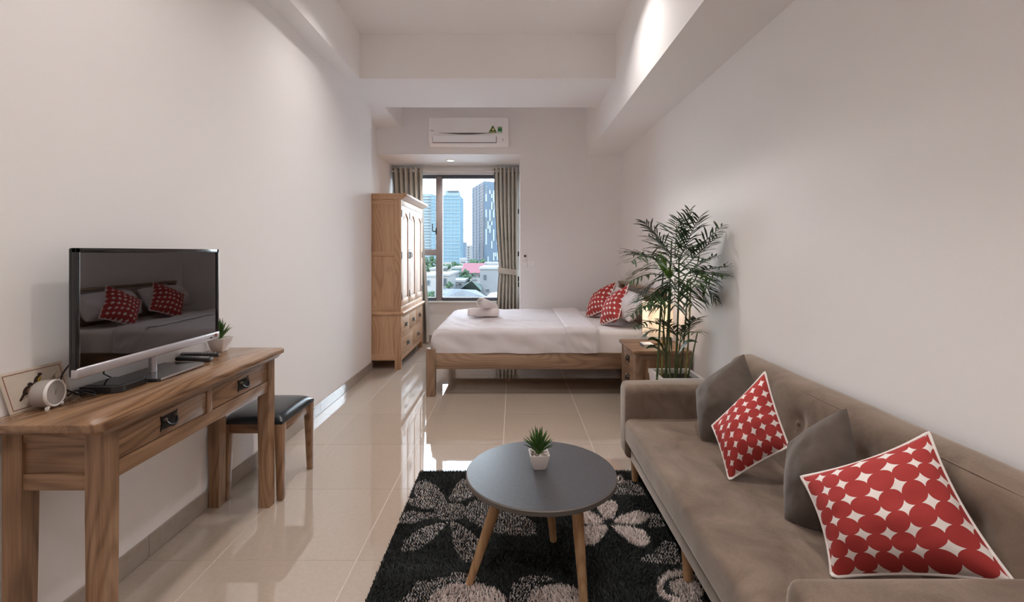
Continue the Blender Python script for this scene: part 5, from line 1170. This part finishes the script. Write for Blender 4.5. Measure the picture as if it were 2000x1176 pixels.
def wp(px, py): p_ = P(px, py, YAC); return p_
rm = thing('wall_remote', 'white remote control in a holder on the end wall beside the curtain', 'remote control', (wp(1026, 0).x, YAC, wp(0, 520).z))
obj('holder', bx(wp(1021.8, 0).x, wp(1029.2, 0).x, YAC - 0.022, YAC - 0.001, wp(0, 522).z, wp(0, 512).z, bev=0.003), 'switch_white', rm)
rb = obj('body', bx(wp(1022.4, 0).x, wp(1028.6, 0).x, YAC - 0.020, YAC - 0.004, wp(0, 520).z, wp(0, 496.5).z, bev=0.004), 'switch_white', rm)
obj('display', bx(wp(1023.2, 0).x, wp(1027.8, 0).x, YAC - 0.0215, YAC - 0.019, wp(0, 502.5).z, wp(0, 498).z, bev=0.001), 'remote_lcd', rb)
for i in range(4):
    for j in range(2): obj('key', bx(wp(1023.6 + j * 2.4, 0).x, wp(1025.2 + j * 2.4, 0).x, YAC - 0.0215, YAC - 0.019, wp(0, 506 + i * 1.8).z, wp(0, 505 + i * 1.8).z), 'remote_grey', rb, smooth=0)
sw = thing('light_switch', 'white light switch plate on the end wall above the bed', 'light switch', (wp(1038, 0).x, YAC, wp(0, 522).z))
obj('plate', bx(wp(1030.5, 0).x, wp(1046, 0).x, YAC - 0.008, YAC - 0.001, wp(0, 522).z, wp(0, 510).z, bev=0.002), 'switch_white', sw)
for x0, x1 in ((1031.8, 1037.9), (1038.6, 1044.7)): obj('rocker', bx(wp(x0, 0).x, wp(x1, 0).x, YAC - 0.011, YAC - 0.007, wp(0, 520.4).z, wp(0, 511.6).z, bev=0.0015), 'switch_white', sw)

# ------------------------------------------------------------------ the city outside
def ext(name, col, mott=0.0, mscale=1.0): return plain(name, col, 0.9, spec=0.04, mott=mott, mscale=mscale)  # haze is painted into the building colours, paled and less saturated
ext('far_glass', (0.0430, 0.0671, 0.0822), 0.10, 0.05); ext('far_band', (0.0679, 0.0859, 0.0950)); ext('far_wing', (0.0701, 0.0807, 0.0867))
ext('far_brown', (0.0493, 0.0493, 0.0530)); ext('far_brown_light', (0.0588, 0.0588, 0.0625)); ext('far_blue', (0.0339, 0.0445, 0.0573)); ext('far_light', (0.0931, 0.1052, 0.1127))
ext('city_ground', (0.3120, 0.2990, 0.2860), 0.2, 0.06); ext('house_white', (0.0792, 0.0792, 0.0792)); ext('house_grey', (0.0569, 0.0585, 0.0607)); ext('house_aqua', (0.0446, 0.0777, 0.0718))
ext('house_cream', (0.0810, 0.0735, 0.0644)); ext('roof_red', (0.0755, 0.0296, 0.0334)); ext('roof_grey', (0.0513, 0.0529, 0.0559), 0.15, 0.6); ext('roof_green', (0.0220, 0.0319, 0.0273)); ext('dark_window', (0.0202, 0.0254, 0.0299)); ext('tree_far', (0.0209, 0.0345, 0.0209), 0.35, 0.5); ext('sign_grey', (0.0337, 0.0396, 0.0472))
GZ = -24.0
struct('ground', bx(-600, 600, 12, 1600, GZ - 1, GZ), 'city_ground', 'pale ground of the city far below the window')
def facade_box(x0, x1, yt, d, depth): A_ = P(x0, yt, d); B_ = P(x1, yt, d); return A_.x, B_.x, d, d + depth, GZ, A_.z
tw = thing('office_tower', 'pale blue glass office tower with rooftop sign seen through the window', 'building', (P(868, 0, 420).x, 435, GZ))
xa, xb, ya, yb, za, zb = facade_box(842, 898, 381, 420, 32)
obj('glass_body', bx(xa, xb, ya, yb, za, zb), 'far_glass', tw, smooth=0)
nb_ = 22; bh = (zb - P(0, 530, 420).z) / nb_
for k in range(nb_): z = zb - k * bh; obj('floor_band', bx(xa - .1, xb + .1, ya - 0.35, ya, z - 0.55, z), 'far_band', tw, smooth=0)
for k in range(9): x = xa + (xb - xa) * k / 8; obj('facade_mullion', bx(x - .12, x + .12, ya - .3, ya, P(0, 530, 420).z, zb), 'far_band', tw, smooth=0)
wx0, wx1 = P(826, 0, 424).x, xa; zw_ = P(0, 378, 424).z
obj('side_wing', bx(wx0, wx1, 424, 452, GZ, zw_), 'far_wing', tw, smooth=0)
for k in range(24): z = zw_ - 1.5 - k * 2.6; obj('louvre', bx(wx0 - .2, wx1, 423.3, 424, z - 1.1, z), 'far_band', tw, smooth=0)
obj('roof_box', bx(P(869, 0, 426).x, P(896, 0, 426).x, 426, 440, zb, P(0, 372.5, 426).z), 'far_band', tw, smooth=0)
tcv = bpy.data.curves.new('sign', 'FONT'); tcv.body = 'Reetech'; tcv.size = 1; tcv.extrude = 0.05; tcv.offset = 0.025; to = bpy.data.objects.new('t', tcv); C.objects.link(to); bpy.context.view_layer.update()
me = bpy.data.meshes.new_from_object(to.evaluated_get(bpy.context.evaluated_depsgraph_get())); bpy.data.objects.remove(to)
co = np.array([v.co[:] for v in me.vertices]); s0, s1_ = P(874.5, 375.6, 425.5), P(896, 369.8, 425.5); mn, mxv = co.min(0), co.max(0)
sm = MB(); sm.v = [(s0.x + (c_[0] - mn[0]) / (mxv[0] - mn[0]) * (s1_.x - s0.x), 425.5 - c_[2] * 4, s0.z + (c_[1] - mn[1]) / (mxv[1] - mn[1]) * (s1_.z - s0.z)) for c_ in co]; sm.f = [tuple(p_.vertices) for p_ in me.polygons]
obj('sign_lettering', sm, 'sign_grey', tw, smooth=0, label='grey rooftop lettering')

t2 = thing('apartment_tower', 'tall dark blue tower with scattered light panels seen beside the curtain', 'building', (P(950, 0, 490).x, 500, GZ))
c0 = P(946, 353.5, 480); cl = P(922, 367.5, 534); cr_ = Vector((c0.x + 44, 505, c0.z)); bk_ = Vector((cl.x + 46, 562, c0.z))
mb = MB(); mb.prism([(v.x, v.y, GZ) for v in (c0, cr_, bk_, Vector((cl.x, cl.y, 0)))], (0, 0, c0.z - GZ)); obj('tower_body', mb, 'far_blue', t2, smooth=0)
cl2 = Vector((cl.x, cl.y, 0)); c02 = Vector((c0.x, c0.y, 0)); nl = Vector((-(cl2 - c02).y, (cl2 - c02).x, 0)).normalized(); nl = nl if nl.y < 0 else -nl
cr2 = Vector((cr_.x, cr_.y, 0)); nr = Vector((-(cr2 - c02).y, (cr2 - c02).x, 0)).normalized(); nr = nr if nr.y < 0 else -nr
def onface(A_, B_, n_, u0, u1, z0, z1, th): a_ = A_.lerp(B_, u0); b_ = A_.lerp(B_, u1); m_ = MB(); m_.prism([(a_.x, a_.y, z0), (b_.x, b_.y, z0), (b_.x, b_.y, z1), (a_.x, a_.y, z1)], n_ * th); return m_
obj('brown_facade', onface(c02, cl2, nl, 0.03, 0.97, GZ, c0.z - 1.5, 0.6), 'far_brown', t2, smooth=0)
zlow = P(0, 528, 480).z
for k in range(26): z = c0.z - 3 - k * 3.3; obj('balcony_row', onface(c02, cl2, nl, 0.06, 0.94, z - 0.9, z, 0.9), 'far_brown_light', t2, smooth=0) if k % 1 == 0 else None
for k in range(3): u = 0.3 + 0.25 * k; obj('facade_slot', onface(c02, cl2, nl, u, u + 0.06, GZ, c0.z - 1, 1.1), 'far_blue', t2, smooth=0)
r3 = random.Random(4)
for k in range(64):
    u = r3.randint(0, 12) / 13 * .55 + 0.02; z = c0.z - 1 - r3.randint(0, 21) * 4.0; obj('light_panel', onface(c02, cr2, nr, u, u + 0.033, z - r3.choice((4, 8, 8, 12)), z, 0.5), 'far_light', t2, smooth=0)

def house(name, label, x0, x1, yt, yb_, d, depth, mat, wins=(), roof=None):
    t = thing(name, label, 'building', (P((x0 + x1) / 2, 0, d).x, d, GZ), 'low city buildings seen through the window')
    a_, b_ = P(x0, yt, d), P(x1, yb_, d)
    obj('walls', bx(a_.x, b_.x, d, d + depth, GZ, a_.z), mat, t, smooth=0)
    if roof == 'flat': obj('parapet', bx(a_.x - .2, b_.x + .2, d - .2, d + depth, a_.z, a_.z + 0.012 * d * .35), 'house_white', t, smooth=0)
    elif roof:
        r0 = P(0, roof[1], d).z; m_ = MB(); m_.prism([(a_.x - .5, d - 1.0, a_.z), (a_.x - .5, d + depth * .5, r0 + 1.2), (a_.x - .5, d + depth, a_.z)], (b_.x - a_.x + 1.0, 0, 0)); obj('roof', m_, roof[0], t, smooth=0)
    for (wx0_, wx1_, wy0, wy1) in wins:
        p0, p1 = P(wx0_, wy0, d), P(wx1_, wy1, d); f_ = obj('window', bx(p0.x, p1.x, d - .15, d, p1.z, p0.z), 'house_white', t, smooth=0)
        e = (p1.x - p0.x) * .1; obj('pane', bx(p0.x + e, (p0.x + p1.x) / 2 - e * .4, d - .22, d - .15, p1.z + e, p0.z - e), 'dark_window', f_, smooth=0); obj('pane', bx((p0.x + p1.x) / 2 + e * .4, p1.x - e, d - .22, d - .15, p1.z + e, p0.z - e), 'dark_window', f_, smooth=0)
    return t
house('city_block', 'grey block with a small window beside the right curtain', 937.5, 985, 526, 575, 95, 16, 'house_grey', ((944.5, 950.5, 536, 546), (949, 956, 564, 570)), 'flat')
house('city_block', 'white building with a pink-red roof in the window view', 904, 940, 533, 556, 125, 14, 'house_white', ((921, 931.5, 537, 542), (934, 940, 537, 542), (921, 931.5, 545, 549)), ('roof_red', 524))
house('city_block', 'aqua green building in the middle of the window view', 882, 905, 526, 552, 135, 14, 'house_aqua', ((895, 899, 531, 536),), 'flat')
house('city_block', 'white house with a tall window right of the window mullion', 862, 876, 539, 566, 80, 10, 'house_white', ((866.5, 873, 543, 557),), 'flat')
house('city_block', 'white house left of the window mullion with a small window', 822, 853, 540, 572, 78, 12, 'house_white', ((832.5, 840, 547, 557),), 'flat')
house('city_block', 'cream building behind the mullion in the window view', 840, 862, 527, 548, 130, 12, 'house_cream', ((842, 849, 532, 538),), 'flat')
house('city_block', 'grey low house between the aqua building and mullion', 874, 886, 536, 562, 105, 10, 'house_grey', ((877, 883, 541, 546),), 'flat')
house('city_block', 'long white low house with dark awning below the aqua building', 878, 906, 551, 575, 93, 8, 'house_white', ((885, 892, 553, 558), (895, 902, 552, 556)), 'flat')
house('city_block', 'slim white high-rise between the two towers', 911, 921.5, 479, 520, 620, 18, 'house_white', tuple((913.5, 916.5, 482 + 5 * k, 485 + 5 * k) for k in range(7)))
house('city_block', 'small blue-grey high-rise right of the glass tower', 897, 909.5, 473, 520, 700, 22, 'far_blue', tuple((899, 903, 477 + 6 * k, 480 + 6 * k) for k in range(6)))
for k, (x0, x1, yt, d, mt, lb) in enumerate(((862, 882, 514, 240, 'house_cream', 'row of pale roofs left of centre on the skyline'), (898, 908, 508, 300, 'house_white', 'white rooftop block in front of the small high-rise'), (880, 897, 516, 220, 'house_white', 'pale low block below the glass tower'), (921, 938, 519, 190, 'house_cream', 'cream low block below the dark tower'),
        (940, 960, 513, 210, 'house_white', 'white terraced block under the dark tower'), (953, 972, 517, 170, 'house_grey', 'grey low block next to the right curtain'), (905, 921, 517, 230, 'house_grey', 'grey low block under the slim high-rise'), (824, 842, 529, 150, 'house_white', 'white low block at the left edge of the glass'))):
    house('city_block', lb, x0, x1, yt, 540, d, 14, mt, tuple((x0 + 2 + q * (x1 - x0) / 3, x0 + 5 + q * (x1 - x0) / 3, yt + 3, yt + 6) for q in range(3)), 'flat' if k % 2 else None)
# near rooftops
def hip(name, label, pts, ridge, mat):
    t = thing(name, label, 'roof', tuple(pts[0])); n_ = len(pts); m_ = MB(); m_.v = [tuple(p_) for p_ in pts] + [tuple(r_) for r_ in ridge]
    if len(ridge) == 1: m_.f = [(i, (i + 1) % n_, n_) for i in range(n_)]
    else: m_.f = [(0, 1, 5, 4), (1, 2, 5), (2, 3, 4, 5), (3, 0, 4)]
    m_.f.append(tuple(range(n_))[::-1]); obj('roof_slopes', m_, mat, t, smooth=0)
    w_ = MB(); w_.prism([(p_.x * .97 + pts[0].x * .03, p_.y, GZ) for p_ in pts], (0, 0, min(p_.z for p_ in pts) - GZ - 0.05)); obj('walls', w_, 'house_grey', t, smooth=0)
def flatpt(px, py, Z): return PZ(px, py, Z)
hip('hip_roof', 'dark green hipped roof in the middle of the window view', [flatpt(897, 566, -5.5), flatpt(941, 569, -5.5), flatpt(941, 556, -5.5), flatpt(905, 556, -5.5)], [flatpt(921, 548.5, -3.6)], 'roof_green')
hip('hip_roof', 'wide pale grey hipped roof low in the window view', [flatpt(840, 590, -5.2), flatpt(955, 583, -5.2), flatpt(930, 566, -5.2), flatpt(862, 563, -5.2)], [flatpt(885, 566, -3.9), flatpt(905, 566, -3.9)], 'roof_grey')
hip('hip_roof', 'pale roof terrace at the bottom right of the window', [flatpt(925, 602, -4.0), flatpt(1000, 590, -4.0), flatpt(1000, 566, -4.0), flatpt(958, 572, -4.0)], [flatpt(975, 580, -3.8)], 'house_cream')
for k, (x, y, Z) in enumerate(((870, 577, -4.6), (898, 571, -4.3), (912, 581, -4.6))):
    c_ = PZ(x, y, Z); tag(obj('roof_vent', bx(c_.x - .28, c_.x + .28, c_.y - .3, c_.y + .3, c_.z - .5, c_.z + .25), 'roof_grey', None, smooth=0), ('small grey roof box at the left of the pale roof', 'small grey roof box near the ridge of the pale roof', 'small grey roof box at the right of the pale roof')[k], 'roof box')
def tree(name, label, px, py, d, r, hz):
    c_ = P(px, py, d); t = thing(name, label, 'tree', (c_.x, c_.y, GZ), 'trees between the city buildings'); m_ = MB(); rt = random.Random(int(px * 7 + py))
    for k in range(26):
        b2 = bmesh.new(); bmesh.ops.create_icosphere(b2, subdivisions=3, radius=r * rt.uniform(.18, .36), matrix=Matrix.Translation(c_ + Vector((rt.gauss(0, .42) * r, rt.uniform(-.5, .5) * r, rt.gauss(0, .30) * r * hz))))
        for v in b2.verts: v.co += (v.co - c_) * (0.25 * mnoise.noise(v.co * (6.0 / r)) + 0.15 * mnoise.noise(v.co * (15.0 / r)))
        m_._dump(b2)
    obj('crown', m_, 'tree_far', t, smooth=180); obj('trunk', MB().tube([(c_.x, c_.y, GZ), (c_.x, c_.y, c_.z)], r * .07, 8), 'soil', t)
for a_ in (('tall green tree left of the window mullion', 838, 516, 144, 2.1, 1.6), ('bushy tree below the glass tower', 871, 521, 200, 2.0, .8), ('bushy tree below the small high-rise', 890, 520, 190, 2.2, .8), ('wide tree below the dark tower', 926, 519, 180, 3.2, .9), ('round tree beside the red-roofed building', 911, 541, 118, 1.5, 1.3), ('small tree at the lower left corner of the glass', 838, 578, 60, 0.9, .9), ('small tree beside the white house', 878, 557, 77, .6, 1.3)):
    tree('tree', *a_)
